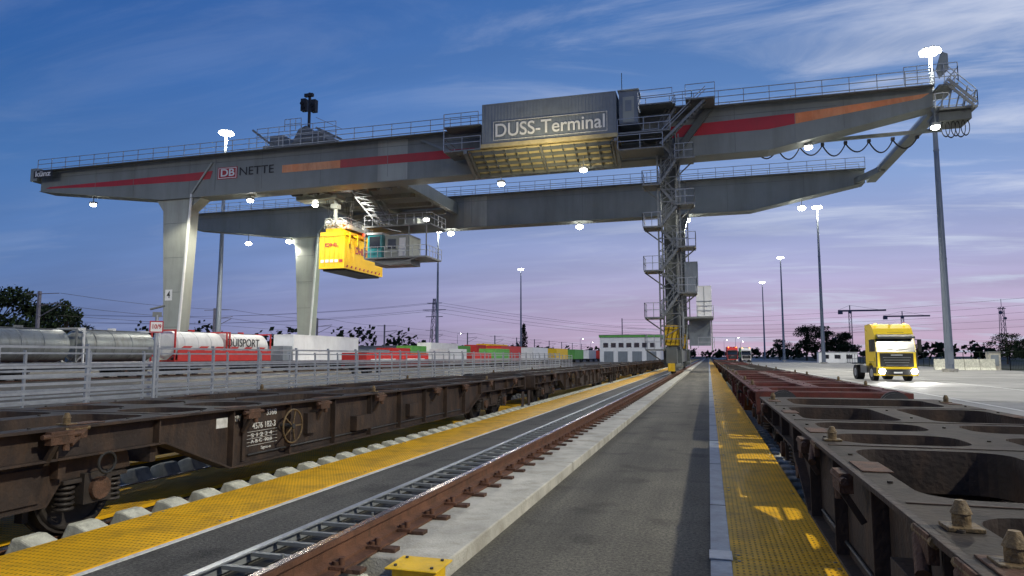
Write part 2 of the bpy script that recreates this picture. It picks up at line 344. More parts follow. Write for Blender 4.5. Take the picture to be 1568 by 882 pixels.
def wagon_mesh(name,side='wagon',top='wagont',L=19.7,zr=-.12,zt=1.0,spig=()):
    b=MB(); hw=1.3; p1=(L-14.2)/2; p2=L-p1
    sh=zt-.3; dp=zt-.74; a0=p1+1.6;a1=p1+2.7;a2=p2-2.7;a3=p2-1.6
    for s in (-1,1):
        x=s*(hw-.12)
        poly=[(0.15,zt-.03),(0.15,sh),(a0,sh),(a1,dp),(a2,dp),(a3,sh),(L-.15,sh),(L-.15,zt-.03)]
        b.prism(poly,'X',x-.012,x+.012,side)
        fl=[(0.15,sh),(a0,sh),(a1,dp),(a2,dp),(a3,sh),(L-.15,sh)]
        for i in range(5):
            p=(x,fl[i][0],fl[i][1]);q=(x,fl[i+1][0],fl[i+1][1]); b.beam(p,q,.2,.022,side)
        y=.6
        while y<L-.4:
            zb=sh if (y<a0 or y>a3) else (dp if a1<y<a2 else sh+(dp-sh)*((y-a0)/(a1-a0) if y<a1 else (a3-y)/(a3-a2)))
            b.box(min(x+s*.012,x+s*.1),max(x+s*.012,x+s*.1),y-.01,y+.01,zb,zt-.03,side)
            y+=1.22
        b.box(min(x,x+s*.14),max(x,x+s*.14),.1,L-.1,zt-.03,zt-.001,side)
        b.cyl((x+s*.03,a1+.4,dp+.1),(x+s*.03,a2-.4,dp+.1),.014,'dark',6)
    n=9; cl=(L-.2)/n
    for i in range(n):
        y0=.1+i*cl
        if i in (0,n-1): deckcell(b,-hw+.02,hw-.02,y0,y0+cl,zt,top,.32,.3,.28,m2=side)
        elif i==2 or i==6:
            for k in (0,1):
                deckcell(b,-hw+.02,0,y0+k*cl/2,y0+(k+1)*cl/2,zt,top,.17,.25,.3,m2=side); deckcell(b,0,hw-.02,y0+k*cl/2,y0+(k+1)*cl/2,zt,top,.17,.25,.3,m2=side)
        else:
            deckcell(b,-hw+.02,0,y0,y0+cl,zt,top,.15 if i%2 else .2,.22,.3,m2=side); deckcell(b,0,hw-.02,y0,y0+cl,zt,top,.15 if i%2 else .2,.22,.3,m2=side)
        for xx in (-hw+.1,hw-.1,0):
            for k in (.25,.75): b.cyl((xx,y0+cl*k,zt+.001),(xx,y0+cl*k,zt+.012),.016,top,6)
        b.box(-hw+.04,hw-.04,y0-.012,y0+.012,zt+.001,zt+.007,side)
        b.box(hw-.2,hw-.03,y0+cl*.5-.2,y0+cl*.5+.2,zt+.001,zt+.009,'rustl'); b.box(-hw+.03,-hw+.2,y0+cl*.5-.2,y0+cl*.5+.2,zt+.001,zt+.009,'rustl')
    b.box(-.2,.2,.3,L-.3,zt-.62,zt-.31,side); b.cyl((.55,p1+3.2,zt-.62),(.55,p1+4.4,zt-.62),.19,side,16); b.cyl((-.6,p1+2.5,zt-.5),(-.6,p2-2.5,zt-.5),.025,'dark',8)
    b.cyl((-.75,1,zt-.36),(-.75,L-1,zt-.36),.02,'rustl',8); b.cyl((.7,1,zt-.4),(.7,L-1,zt-.4),.02,'dark',8)
    y=1.0
    while y<L-1: b.box(-hw+.14,-.21,y-.04,y+.04,zt-.5,zt-.3,side); b.box(.21,hw-.14,y-.04,y+.04,zt-.5,zt-.3,side); y+=1.1
    for yy in (p1+5,p1+7,p2-5): b.box(-hw+.14,hw-.14,yy-.05,yy+.05,dp+.05,dp+.2,side)
    for e,s in ((0.0,-1),(L,1)):
        b.box(-hw,hw,min(e,e-s*.09),max(e,e-s*.09),zt-.42,zt-.004,side)
        for x in (-.875,.875):
            b.cyl((x,e,zt-.18),(x,e+s*.32,zt-.18),.11,side,14); b.cyl((x,e+s*.30,zt-.18),(x,e+s*.5,zt-.18),.075,'dark',14); b.cyl((x,e+s*.5,zt-.18),(x,e+s*.54,zt-.18),.24,'dark',20)
        b.box(-.06,.06,min(e,e+s*.35),max(e,e+s*.35),zt-.3,zt-.2,'dark')
        b.cyl((.35,e+s*.05,zt-.35),(.35,e+s*.2,zt-.75),.03,'black',8)
        b.beam((hw-.15,e+s*.2,zt-.5),(hw-.15,e+s*.2,zt-1.0),.02,.3,'wagon')
    for yy in spig:
        spigot(b,hw-.12,yy,zt,s=1); spigot(b,-hw+.12,yy,zt,s=-1)
    bogie(b,p1,zr); bogie(b,p2,zr)
    for yy in (a1+.3,a1+2.0,a1+3.9,a2-2.2,a2-.4,1.2,3.0,L-1.4):
        for s in (-1,1):
            x=s*(hw+.0)
            b.box(min(x,x+s*.08),max(x,x+s*.08),yy-.12,yy+.12,zt-.15,zt-.03,'rustl' if yy>2 else side); b.cyl((x+s*.06,yy-.19,zt-.07),(x+s*.06,yy+.19,zt-.07),.024,'rustl',8)
            b.beam((x+s*.05,yy-.05,zt-.15),(x-s*.06,yy-.05,zt-.33),.05,.04,side)
            b.cyl((x+s*.05,yy+.06,zt-.15),(x+s*.05,yy+.06,zt-.21),.03,'rustl',8)
    for s in (-1,1):
        x=s*(hw+.02)
        b.ring((x+s*.06,a1+1.15,zt-.33),'X',.23,.014,'pin',26,6)
        for k in range(5):
            t=2*math.pi*k/5; b.beam((x+s*.06,a1+1.15,zt-.33),(x+s*.05,a1+1.15+.23*math.cos(t),zt-.33+.23*math.sin(t)),.018,.018,'pin')
        b.cyl((x-s*.12,a1+1.15,zt-.33),(x+s*.08,a1+1.15,zt-.33),.035,'dark',10)
        b.box(min(x-s*.13,x-s*.0),max(x-s*.13,x),a1+3.1,a1+3.6,zt-.6,zt-.36,side)
        b.box(min(x-s*.13,x-s*.03),max(x-s*.13,x-s*.03),a1+5.3,a1+5.7,zt-.55,zt-.3,side)
        b.box(min(x-s*.128,x-s*.10),max(x-s*.128,x-s*.10),a1+.28,a1+.34,zt-.7,zt-.06,side)
        b.box(min(x-s*.128,x-s*.05),max(x-s*.128,x-s*.05),a1+1.7,a1+1.95,zt-.5,zt-.2,side)
        b.ring((x-s*.05,3.6,zt-.4),'X',.1,.016,'black',16,5)
    return b.obj(name,bevel=.006)
w1=wagon_mesh('container_wagon',spig=(3.2,9.4,16.0),top='wagond')
wx=-7.05; WY=1.95; w1.location=(wx,WY,0)
for i in range(1,6): inst('container_wagon',w1.data,None,.006 if i<2 else 0,(wx,WY+i*20.9,0))
w2=wagon_mesh('container_wagon',top='wagont',zt=.97,spig=(3.2,9.95,10.45,13.4,18.7))
w2.location=(2.12,-7.3,0)
w3=wagon_mesh('container_wagon',side='wagonr',top='wagonr',zt=1.0,spig=(3.2,6.5,12.6,16.0))
w3.location=(2.12,13.5,0)
for i in range(1,6): inst('container_wagon',w3.data if i%2==0 else w1.data,None,0,(2.12,13.5+i*20.9,0))
for bdy,y,z,w,h in (('RIV D-ERR',7.75,.85,.5,.08),('3368',8.3,.88,.22,.08),('4576 182-3',8.15,.72,.5,.08),('S 1 2 3 4',8.1,.6,.45,.05),('A B C  90,0',8.1,.52,.45,.05),('Sgns-x',8.2,.42,.22,.05)):
    t=text('lettering',bdy,(0,0,0),w,h,'+X','line',None); t.parent=w1; t.location=(1.2,y-WY,z)
b=MB()
for i in range(5): b.box(1.193,1.198,5.85,6.5,.47+i*.045,.474+i*.045,'line')
b.box(1.193,1.2,5.25,5.45,.76,.88,'line'); b.obj('data_panel',parent=w1)
# ---------------------------------------------------------------- railings at left
b=MB()
for X,Y0,Y1,top in ((-13.2,2,62,1.86),(-17.5,6,90,1.75)):
    y=Y0
    while y<=Y1:
        b.beam((X,y,0),(X,y,top),.06,.06,'galv'); b.beam((X-.03,y,top),(X-.03,y,top+.06),.09,.02,'galv'); y+=2.0
    b.beam((X,Y0,top-.02),(X,Y1,top-.02),.05,.05,'galv')
    z=.2
    while z<1.5: b.beam((X+.03,Y0,z),(X+.03,Y1,z),.03,.055,'galv'); z+=.175
b.obj('galvanised_guard_railing')
b=MB(); b.cyl((0,0,0),(0,0,2.65),.04,'galv',10); b.box(-.15,.15,-.05,-.03,2.22,2.5,'white'); b.beam((-.16,.0,2.78),(.16,0,2.88),.3,.03,'galvd')
for k in ((-.15,.15,2.22,2.245),(-.15,.15,2.475,2.5),(-.15,-.125,2.245,2.475),(.125,.15,2.245,2.475)): b.box(k[0],k[1],-.055,-.0505,k[2],k[3],'red')
b.box(-.1,.1,-.03,.03,2.6,2.72,'galvd')
sg=b.obj('bay_number_sign',loc=(-12.9,13.6,0),rot=math.radians(42)); text('sign_text','10/9',(0,-.056,2.36),.19,.11,'-Y','red',sg,.02)
# ---------------------------------------------------------------- containers / tanks
def container(b,x0,x1,y0,y1,z0,z1,m,ribs=True):
    b.box(x0+.04,x1-.04,y0+.04,y1-.04,z0+.05,z1-.02,m)
    for x in (x0,x1-.12):
        for y in (y0,y1-.12): b.box(x,x+.12,y,y+.12,z0,z1,m)
    for z in (z0,z1-.1):
        b.box(x0+.12,x1-.12,y0,y0+.08,z,z+.1,m); b.box(x0+.12,x1-.12,y1-.08,y1,z,z+.1,m)
        b.box(x0,x0+.08,y0+.12,y1-.12,z,z+.1,m); b.box(x1-.08,x1,y0+.12,y1-.12,z,z+.1,m)
    if ribs:
        y=y0+.3
        while y<y1-.3: b.box(x1-.04,x1-.012,y,y+.13,z0+.11,z1-.11,m); y+=.28
        x=x0+.3
        while x<x1-.3: b.box(x,x+.13,y0+.012,y0+.04,z0+.11,z1-.11,m); x+=.28
def tank(b,x,y0,y1,z0,r,m,frame='white'):
    zc=z0+.15+r
    b.cyl((x,y0+.45,zc),(x,y1-.45,zc),r,m,28)
    b.cyl((x,y0+.2,zc),(x,y0+.45,zc),r*.72,m,28,r); b.cyl((x,y1-.45,zc),(x,y1-.2,zc),r,m,28,r*.72)
    k=y0+1.2
    while k<y1-1: b.ring((x,k,zc),'Y',r,.03,m,28,5); k+=1.6
    for y in (y0,y1-.1):
        for s in (-1,1): b.box(x+s*1.2-.06,x+s*1.2+.06,y,y+.1,z0,z0+2*r+.25,frame)
        b.box(x-1.14,x+1.14,y,y+.1,z0,z0+.12,frame); b.box(x-1.14,x+1.14,y,y+.1,z0+2*r+.13,z0+2*r+.25,frame)
        b.beam((x-1.15,y+.05,z0+.6),(x-.5,y+.05,z0+.1),.08,.08,frame); b.beam((x+1.15,y+.05,z0+.6),(x+.5,y+.05,z0+.1),.08,.08,frame)
    for s in (-1,1): b.box(x+s*1.2-.05,x+s*1.2+.05,y0+.1,y1-.1,z0,z0+.12,frame)
    b.box(x-.25,x+.25,y0+1,y1-1,zc+r,zc+r+.04,'galvd'); b.cyl((x,(y0+y1)/2,zc+r),(x,(y0+y1)/2,zc+r+.18),.28,frame,14)
def lowwag(name,x,y0,y1,fn,z=.05):
    b=MB(); zt=z+1.15
    b.box(-1.3,1.3,y0,y1,zt-.3,zt-.02,'wagonr'); b.box(-.5,.5,y0-.5,y1+.5,zt-.6,zt-.32,'dark')
    for yc in (y0+2.5,y1-2.5): wheelset(b,yc-.9,z); wheelset(b,yc+.9,z); b.box(-1.1,1.1,yc-1.3,yc+1.3,z+.5,z+.7,'dark')
    fn(b,zt); return b.obj(name,loc=(x,0,0))
TX=-43.5
lowwag('tank_wagon',TX,14,29,lambda b,z:(tank(b,0,14.2,21,z-.2,1.1,'tank'),tank(b,0,21.6,28.6,z-.2,1.1,'tank')))
lowwag('tank_wagon',TX,30.5,45.3,lambda b,z:(tank(b,0,30.8,37.5,z-.1,1.12,'tank','galvd'),tank(b,0,38,45,z-.1,1.15,'tank')))
def rt(b,z):
    tank(b,0,46.6,53.0,z,1.2,'tankw','cont_red'); tank(b,0,53.3,59.5,z,1.2,'tankw','cont_red')
t=lowwag('tank_wagon',TX,46.2,60,rt); text('tank_lettering','DUISPORT',(1.24,55.3,2.85),4.6,.75,'+X','dark',t,.01)
b=MB(); b.box(1.27,1.31,46.9,59.3,1.25,2.15,'cont_red')
for k in range(6): b.prism([(47+k*2,2.15),(48.0+k*2,2.15),(48.6+k*2,2.5),(47.6+k*2,2.5)],'X',1.27,1.3,'cont_red')
b.obj('tank_side_skirt',parent=t)
lowwag('container_wagon',TX,61.5,78,lambda b,z:(container(b,-1.22,1.22,63.4,77.4,z,z+2.75,'cont_white',False),b.box(-1.2,1.2,61.6,63.2,z,z+1.5,'cont_grey')))
lowwag('container_wagon',TX,80,99,lambda b,z:(container(b,-1.22,1.22,80.2,86.2,z,z+1.3,'cont_grey'),container(b,-1.22,1.22,87,93,z,z+1.6,'cont_red'),container(b,-1.22,1.22,93.5,99,z,z+2.0,'cont_green')))
lowwag('container_wagon',TX,100,120,lambda b,z:(container(b,-1.22,1.22,101,113,z,z+2.6,'cont_white'),container(b,-1.22,1.22,113.6,119.6,z,z+2.3,'cont_green')))
lowwag('container_wagon',TX,121.5,150,lambda b,z:(container(b,-1.22,1.22,123,129,z,z+2.6,'cont_red'),container(b,-1.22,1.22,130,144,z,z+2.9,'cont_yellow')))
lowwag('container_wagon',TX,152,190,lambda b,z:(container(b,-1.22,1.22,153,166,z,z+2.6,'cont_red'),container(b,-1.22,1.22,168,182,z,z+2.6,'cont_white')))
def redt(b,z): 
    container(b,-1.22,1.22,54.2,61,z-.55,z+.75,'cont_red'); container(b,-1.22,1.22,61.4,68,z-.55,z+.75,'cont_red'); container(b,-1.22,1.22,74,80,z-.4,z+1.3,'cont_white'); container(b,-1.22,1.22,82,90,z-.4,z+.8,'cont_red')
    b.box(1.222,1.235,55,60,z-.1,z+.2,'white');b.box(1.222,1.235,62.5,67,z-.1,z+.2,'white'); container(b,-1.22,1.22,92,99,z-.4,z+1.5,'cont_green')
lowwag('container_wagon',-30,54,100,redt)
b=MB()
cc=['cont_red','cont_white','cont_yellow','cont_green','cont_white','cont_red','cont_white','cont_grey','cont_white']
for i in range(9):
    y=110+i*22; container(b,-36,-33.5,y,y+13,.9,3.4,cc[i],False); b.box(-35.7,-33.8,y+.5,y+12.5,.6,.9,'dark')
    for k in (1.5,9.5,10.8):
        b.cyl((-33.9,y+k,.5),(-33.6,y+k,.5),.5,'black',14); b.cyl((-35.9,y+k,.5),(-35.6,y+k,.5),.5,'black',14)
b.obj('stored_trailers')
# ---------------------------------------------------------------- gantry crane
CR=empty('gantry_crane',(0,0,0))
def girder(y0,y1,name):
    b=MB(); prof=[(-69.5,21.6),(-69.5,19.5),(-53,17.55),(5,17.85),(16.6,20.2),(16.6,21.6)]
    b.prism(prof,'Y',y0,y1,'girder')
    b.box(-69.6,16.7,y0-.25,y1+.25,21.602,21.68,'girder')
    for (p,q) in (((-69.5,19.5),(-53,17.55)),((-53,17.55),(5,17.85)),((5,17.85),(16.6,20.2))):
        b.beam((p[0],(y0+y1)/2,p[1]-.03),(q[0],(y0+y1)/2,q[1]-.03),y1-y0+.3,.06,'girder')
    for x in (-62,-57,-46.9,-28,-20,-8,7): b.box(x-.02,x+.02,y0-.03,y0-.002,18.7 if x<-60 else 18.1,21.58,'girder')
    for x in (-50,-41.5,-35,-14,-2,2.5,10.5): b.box(x-.012,x+.012,y0-.008,y0-.001,19.1 if x>8 else 17.9,21.58,'girderd')
    b.box(-69,10,y0-.02,y0-.001,20.9,20.925,'girderd')
    b.box(-29,-26,y0-.012,y0-.004,17.7,21.5,'legp')
    ye=y0-.9
    b.box(-69,16.5,ye,y0-.26,21.5,21.56,'galvd')
    b.railing((-69,ye,21.56),(16.5,ye,21.56),1.15,1.9,(1.15,.65,.15),.055,'galv'); b.railing((-69,y1+.3,21.6),(16.5,y1+.3,21.6),1.15,2.4,(1.15,.6),.055,'galv')
    return b
b=girder(56,57.7,'near'); 
b.prism([(-68.8,19.75),(-60,19.4),(-50,19.25),(-47.5,19.3),(-47.2,20.1),(-50,20.05),(-60,19.95),(-68.2,19.9)],'Y',55.982,55.99,'red')
b.box(-46.6,-44.3,55.97,55.985,19.15,20.35,'red'); b.box(-39.2,-32.9,55.978,55.99,19.3,20.05,'orange'); b.box(-32.9,-19.5,55.982,55.99,19.3,20.1,'red')  # middle span: reflected glow on the stripe painted as its own colour
b.prism([(-2.5,19.45),(5,19.5),(7.0,19.75),(7.0,20.6),(-2.5,20.4)],'Y',55.98,55.99,'red'); b.prism([(7.0,19.75),(15.8,20.85),(16.4,21.2),(7.0,20.6)],'Y',55.98,55.99,'orange')  # tapering end span again has the reflection painted into its colour
b.box(-70.6,-69.6,55.6,57.9,20.6,22.0,'girder'); b.box(-69.4,-66.8,55.0,55.05,20.7,21.5,'dark')
b.obj('near_girder',parent=CR)
text('maker_sign','künz',(-68.1,54.97,21.1),2.1,.6,'-Y','white',CR,.02); text('db_sign','DB',(-45.45,55.955,19.75),1.6,.75,'-Y','white',CR,.02)
text('name_text','NETTE',(-42.1,55.95,19.75),3.9,.8,'-Y','dark',CR,.0)
b=MB()
for k in ((-46.5,-44.4,19.22,19.28),(-46.5,-44.4,20.22,20.28),(-46.5,-46.44,19.28,20.22),(-44.46,-44.4,19.28,20.22)): b.box(k[0],k[1],55.95,55.966,k[2],k[3],'white')
b.obj('db_sign_frame',parent=CR)
b=girder(79.3,81,'far'); b.obj('far_girder',parent=CR)
b=MB()
for y0 in (56.0,79.3):
    y1=y0+1.7
    b.prism([(-53.2,17.6),(-52.3,2.6),(-50.7,2.6),(-50.0,17.6)],'Y',y0+.1,y1-.1,'legp')
    b.beam((-50.5,y0-.05,2.6),(-49.6,y0-.05,17.9),.18,.18,'white'); b.beam((-49.6,y0-.05,17.9),(-47.3,y0-.05,20.9),.18,.18,'legp')
    b.prism([(-54.0,17.5),(-53.2,16.4),(-50.0,16.4),(-48.6,17.5)],'Y',y0+.15,y1-.15,'legp')
    for z in (4.5,8,11.5,15): b.box(-52.25-(z-2.6)*.055,-50.8+(z-2.6)*.045,y0+.085,y0+.098,z,z+.05,'girder')
    b.box(-52.6,-50.3,y0-.1,y1+.1,.9,2.7,'yellowp'); 
    for k in range(4): b.beam((-52.5+k*.6,y0-.12,1.0),(-52.1+k*.6,y0-.12,2.6),.03,.22,'black')
b.box(-52.3,-50.7,54,83,1.0,2.2,'legp')
for y in (54.6,56.2,57.8,79,80.6,82.2): b.cyl((-51.7,y,.45),(-51.3,y,.45),.42,'dark',18); b.box(-52,-51,y-.6,y+.6,.4,1.0,'girder')
b.box(-52.35,-51.5,56.07,56.08,7.2,8.3,'white')
b.obj('left_legs',parent=CR); text('leg_number','4',(-51.92,56.06,7.75),.4,.7,'-Y','dark',CR,.02)
b=MB(); X=-2.74
for y0 in (56.2,79.5):
    b.box(X-.5,X+.5,y0,y0+1.2,2.4,17.8,'girderd'); b.prism([(X-.95,17.8),(X-.5,16.2),(X+.5,16.2),(X+1.0,17.8)],'Y',y0+.01,y0+1.3,'girderd')
    for s in (-.85,.85):
        b.beam((X+s,y0-1.0,2.4),(X+s,y0-1.0,19.5),.12,.12,'galvd')
    for z in range(3,18): b.beam((X-.85,y0-1.0,z),(X+.85,y0-1.0,z),.07,.07,'galvd'); b.beam((X-.85,y0-1.0,z),(X+.85,y0-1.0,z+1),.05,.05,'galvd')
    b.box(X-.7,X+.7,y0-.4,y0+1.6,.9,2.4,'girderd'); b.box(X-.55,X+.55,y0-.5,y0-.4,2.5,4.1,'yellowp')
    for k in range(3): b.beam((X-.5+k*.36,y0-.52,2.55),(X-.2+k*.36,y0-.52,4.05),.03,.17,'black')
    b.box(X+.5,X+.9,y0,y0+.9,3.5,5.2,'cont_grey')
b.box(X-.4,X+.4,54,83,1.1,2.2,'girderd')
for y in (54.6,56,57.4,58.8,79,80.4,81.8,83.2):
    b.cyl((X-.1,y,.73),(X+.1,y,.73),.42,'dark',20); b.box(X-.3,X-.12,y-.5,y+.5,.5,1.15,'girderd'); b.box(X+.12,X+.3,y-.5,y+.5,.5,1.15,'girderd')
    b.cyl((X+.3,y,.9),(X+.7,y,.9),.2,'girder',12)
b.box(X-.25,X+.25,53.5,54,.5,1.1,'yellowp')
b.obj('right_legs',parent=CR)
b=MB()
ys=54.3
plats=[(2.2,-1),(4.7,-1),(6.6,1),(8.4,-1),(10.2,1),(11.9,-1),(13.6,1),(15.3,-1),(17.3,1),(19.2,-1),(21.5,1)]
prev=None
for z,s in plats:
    cx=X+s*1.3; x0,x1=cx-.7,cx+.7
    b.box(x0,x1,ys-.1,ys+1.9,z-.12,z,'galvd'); 
    b.railing((x0,ys-.1,z),(x1,ys-.1,z),1.1,.7,(1.1,.55),.045); b.railing((x0 if s<0 else x1,ys-.1,z),(x0 if s<0 else x1,ys+1.9,z),1.1,1,(1.1,.55),.045)
    b.beam((x0 if s<0 else x1,ys+.9,z-.1),(X+s*.5,ys+1.9,z-1.2),.08,.08,'galvd')
    if prev is not None:
        pz,ps=prev
        yo=ys+.45 if s>0 else ys+1.2
        a=(X+ps*.7,yo,pz); c=(X+s*.7,yo,z)
        if ps!=s:
            for k in (-.32,.32):
                b.beam((a[0],yo+k,a[2]-.05),(c[0],yo+k,c[2]-.05),.04,.2,'galvd'); b.beam((a[0],yo+k,a[2]+1.0),(c[0],yo+k,c[2]+1.0),.045,.045,'galvd'); b.beam((a[0],yo+k,a[2]+.5),(c[0],yo+k,c[2]+.5),.035,.035,'galvd')
                for q in range(4):
                    t=q/3; px=a[0]+(c[0]-a[0])*t; pz_=a[2]+(c[2]-a[2])*t; b.beam((px,yo+k,pz_),(px,yo+k,pz_+1.0),.04,.04,'galvd')
            for q in range(9):
                t=(q+.5)/9; b.box(a[0]+(c[0]-a[0])*t-.12,a[0]+(c[0]-a[0])*t+.12,yo-.3,yo+.3,a[2]+(c[2]-a[2])*t-.02,a[2]+(c[2]-a[2])*t+.01,'galvd')
    prev=(z,s)
for s in (-.6,.6): b.cyl((X+s,ys+1.5,2.2),(X+s,ys+1.5,20),.07,'galvd',8)
for k in range(3): b.cyl((X+.62+k*.08,ys+1.8,2.2),(X+.62+k*.08,ys+1.8,18),.03,'black',6)
b.box(-3.6,-2.0,53.8,55.1,21.5,21.6,'galvd')
b.obj('stair_tower',parent=CR)
b=MB()
container(b,-2.3,-.9,77,79,8.3,12.0,'cont_grey',False); container(b,-1.1,.45,74,76,5.8,9.0,'cont_white',False); b.box(-2.4,.6,74,79,5.6,5.78,'galvd'); b.railing((.6,74,5.78),(.6,79,5.78)); b.box(-2,.3,78,79,2.8,5.6,'cont_grey')
for z in (2.5,5.8): b.railing((-1.0,73.9,z),(.6,73.9,z))
for x in (-2.2,.4): b.beam((x,74,2.2),(x,79,5.6),.12,.12,'girder')
b.box(-1.1,.45,73.97,74.0,7.3,7.4,'cont_grey'); b.box(-.35,-.3,73.97,74,5.9,8.9,'cont_grey')
b.obj('electrical_cabinets',parent=CR)
# e-house with platform
b=MB()
container(b,-17.9,-6.6,53.2,55.6,19.4,22.85,'cont_grey'); 
b.box(-6.4,-4.9,53.6,55.6,20.2,22.9,'cont_grey'); b.box(-6.1,-5.2,53.57,53.6,20.3,22.4,'legp'); b.box(-5.9,-5.4,53.54,53.57,21.2,22.1,'cont_grey'); b.box(-6.5,-4.8,53.5,55.7,22.9,23.0,'legp')
b.box(-18,-6.5,53.1,55.7,19.05,19.38,'slats')
for k in ((-19.5,-19.2),(-6.8,-6.5)): b.prism([(53.1,18.95),(53.1,18.7),(55.9,17.2),(55.9,17.5)],'X',k[0],k[1],'galvd')
def uz(y): return 18.95-1.4*(y-53.3)/2.6
for i in range(5):
    yy=53.45+i*.58; b.box(-19.1,-6.9,yy,yy+.1,uz(yy)-.3,uz(yy)-.02,'girderd')
for i in range(13):
    xx=-18.9+i*.98; b.beam((xx,53.35,18.8),(xx,55.85,17.45),.07,.14,'girderd')
b.add([(-19.2,53.3,18.95),(-6.8,53.3,18.95),(-6.8,55.9,17.55),(-19.2,55.9,17.55)],[(0,1,2,3)],'slats')
b.box(-21.3,-18.02,53.1,55.7,18.95,19.08,'galvd'); b.railing((-21.3,53.1,19.08),(-18,53.1,19.08)); b.railing((-21.3,53.1,19.08),(-21.3,55.7,19.08)); b.railing((-21.3,53.1,21.2),(-18.2,53.1,21.2)); b.box(-21.3,-18,53.1,55.0,21.1,21.2,'galvd'); b.beam((-21.3,53.1,19.08),(-21.3,53.1,22.3),.08,.08,'galv')
b.box(-6.48,-2.4,53.1,55.6,19.2,19.32,'galvd'); b.railing((-6.5,53.1,19.32),(-2.4,53.1,19.32)); b.railing((-4.8,53.1,21.5),(-2.2,53.1,21.5)); b.box(-4.8,-2.2,53.1,55.0,21.4,21.5,'galvd')
b.box(-6.45,-3,53.15,55.6,17.9,18.0,'galvd'); b.railing((-6.5,53.15,18.0),(-3,53.15,18.0))
for k in (-19.0,-12.8,-6.95): b.beam((k,53.2,18.8),(k,56,17.3),.15,.15,'galvd')
b.beam((-24.6,55.8,21.2),(-20.2,54.2,18.9),.1,.2,'girder')
b.cyl((-6.2,54,22.9),(-6.2,54,24.6),.03,'dark',6)
for k in ((-16.9,-7.3,19.62,19.68),(-16.9,-7.3,21.2,21.26),(-16.9,-16.84,19.68,21.2),(-7.36,-7.3,19.68,21.2)): b.box(k[0],k[1],53.15,53.18,k[2],k[3],'line')
b.obj('electrical_house',parent=CR)
text('terminal_sign','DUSS-Terminal',(-12.1,53.16,20.42),9.2,1.15,'-Y','white',CR,.012)
b=MB()
p=(-3.2,53.6,18.2);q=(.3,53.6,21.5)
for k in (-.35,.35):
    b.beam((p[0],p[1]+k,p[2]),(q[0],q[1]+k,q[2]),.05,.2,'galvd'); b.beam((p[0],p[1]+k,p[2]+1),(q[0],q[1]+k,q[2]+1),.05,.05,'galv')
for i in range(14):
    t=i/13; b.box(p[0]+3.5*t-.12,p[0]+3.5*t+.12,53.28,53.92,p[2]+3.3*t,p[2]+3.3*t+.03,'galvd')
b.box(-1.2,1,53,55.0,21.45,21.55,'galvd'); b.railing((-1.2,53,21.55),(1,53,21.55)); b.box(-1.6,-.6,53.6,55,17.0,17.1,'galvd')
b.prism([(-2.6,17.8),(-2.0,17.8),(.9,21.5),(.2,21.5)],'Y',55.5,55.9,'girderd')
b.obj('upper_stairs',parent=CR)
# right end platform, cross bridge, festoon
b=MB()
b.box(16.75,19.2,55.2,58.2,19.6,19.75,'galvd'); b.railing((16.5,55.2,19.75),(19.2,55.2,19.75),sp=.8); b.railing((19.2,55.2,19.75),(19.2,58.2,19.75),sp=.9); b.railing((17,58.2,19.75),(19.2,58.2,19.75),sp=.9)
b.box(16.75,18.0,55.0,58,21.35,21.45,'galvd'); b.railing((14.5,55,21.6),(18.0,55,21.6),1.4,.8,(1.4,.9,.4)); b.railing((18.0,55,21.5),(18.0,58,21.5),1.2,.8)
b.prism([(16.9,22),(17.5,22.6),(17.5,23.8),(17.1,24.0),(16.7,22.7)],'Y',55.2,55.4,'legp')
for k in (0,.6): b.beam((17.2,54.5+k,21.6),(18.9,54.5+k,19.7),.05,.2,'galvd'); b.beam((17.2,54.5+k,22.6),(18.9,54.5+k,20.7),.05,.05,'galv')
for k in range(5): b.beam((16.8+k*.5,55.15,19.7),(17.1+k*.5,55.15,20.8+(k%2)*.4),.08,.08,'galvd')
b.box(16.8,18.9,55.6,57.9,18.9,19.58,'girderd')
b.box(17,17.9,58,80.5,20.4,20.75,'girder'); b.railing((17.9,58.3,20.75),(17.9,80,20.75))
b.beam((15.5,80,20.4),(17.4,75,20.5),.4,.6,'girder')
b.beam((16.4,56.8,20.4),(17.5,59,20.3),.4,.5,'girder')
b.beam((2,58.6,18.9),(17.8,58.6,19.1),.16,.28,'girder')
for i in range(8):
    x=4.2+i*1.7
    b.box(x-.12,x+.12,58.45,58.7,18.55,18.78,'dark')
    if i<7: b.sag((x,58.6,18.6),(x+1.7,58.6,18.6),.75+.2*(i%2),.09,'black')
for i in range(5): b.ring((17.3+.32*i,56,18.4),'Y',.62+.1*(i%2),.055,'black',18,5,.45)
b.obj('end_platform_and_festoon',parent=CR)
# trolley
b=MB()
for x in (-44,-37.5,-30.5): b.box(x,x+.7,57.9,79.1,19.4,20.8,'girder')
for y in (59,63.5,68,72.5,77): b.box(-43.2,-30.6,y,y+.5,19.1,19.6,'galvd')
b.box(-43.2,-30.6,59,78,20.0,20.1,'galvd'); 
b.box(-41,-35,62,70,20.9,23.2,'legp'); b.box(-43,-38,64.1,66,18.6,19.05,'legp')
for x in (-42,-40,-36,-33): b.beam((x,58.5,19),(x+1.5,64,19),.15,.3,'galvd'); b.cyl((x,62,18.9),(x+1,62,18.9),.4,'dark',14)
b.railing((-44,58,19.3),(-30,58,19.3)); b.railing((-30,58,19.3),(-30,79,19.3)); b.box(-43.2,-30.6,57.95,58.6,19.2,19.3,'galvd')
b.box(-41.2,-33.2,55.6,58.2,21.75,22.0,'girder'); b.box(-40.5,-38.9,55.7,57.8,22.0,22.9,'galvd'); b.box(-37.6,-34.6,55.8,57.7,22.01,23.1,'galvd'); b.prism([(-37.9,22.0),(-37.2,23.3),(-36.4,23.6),(-34,22.0)],'Y',55.5,55.7,'galvd')
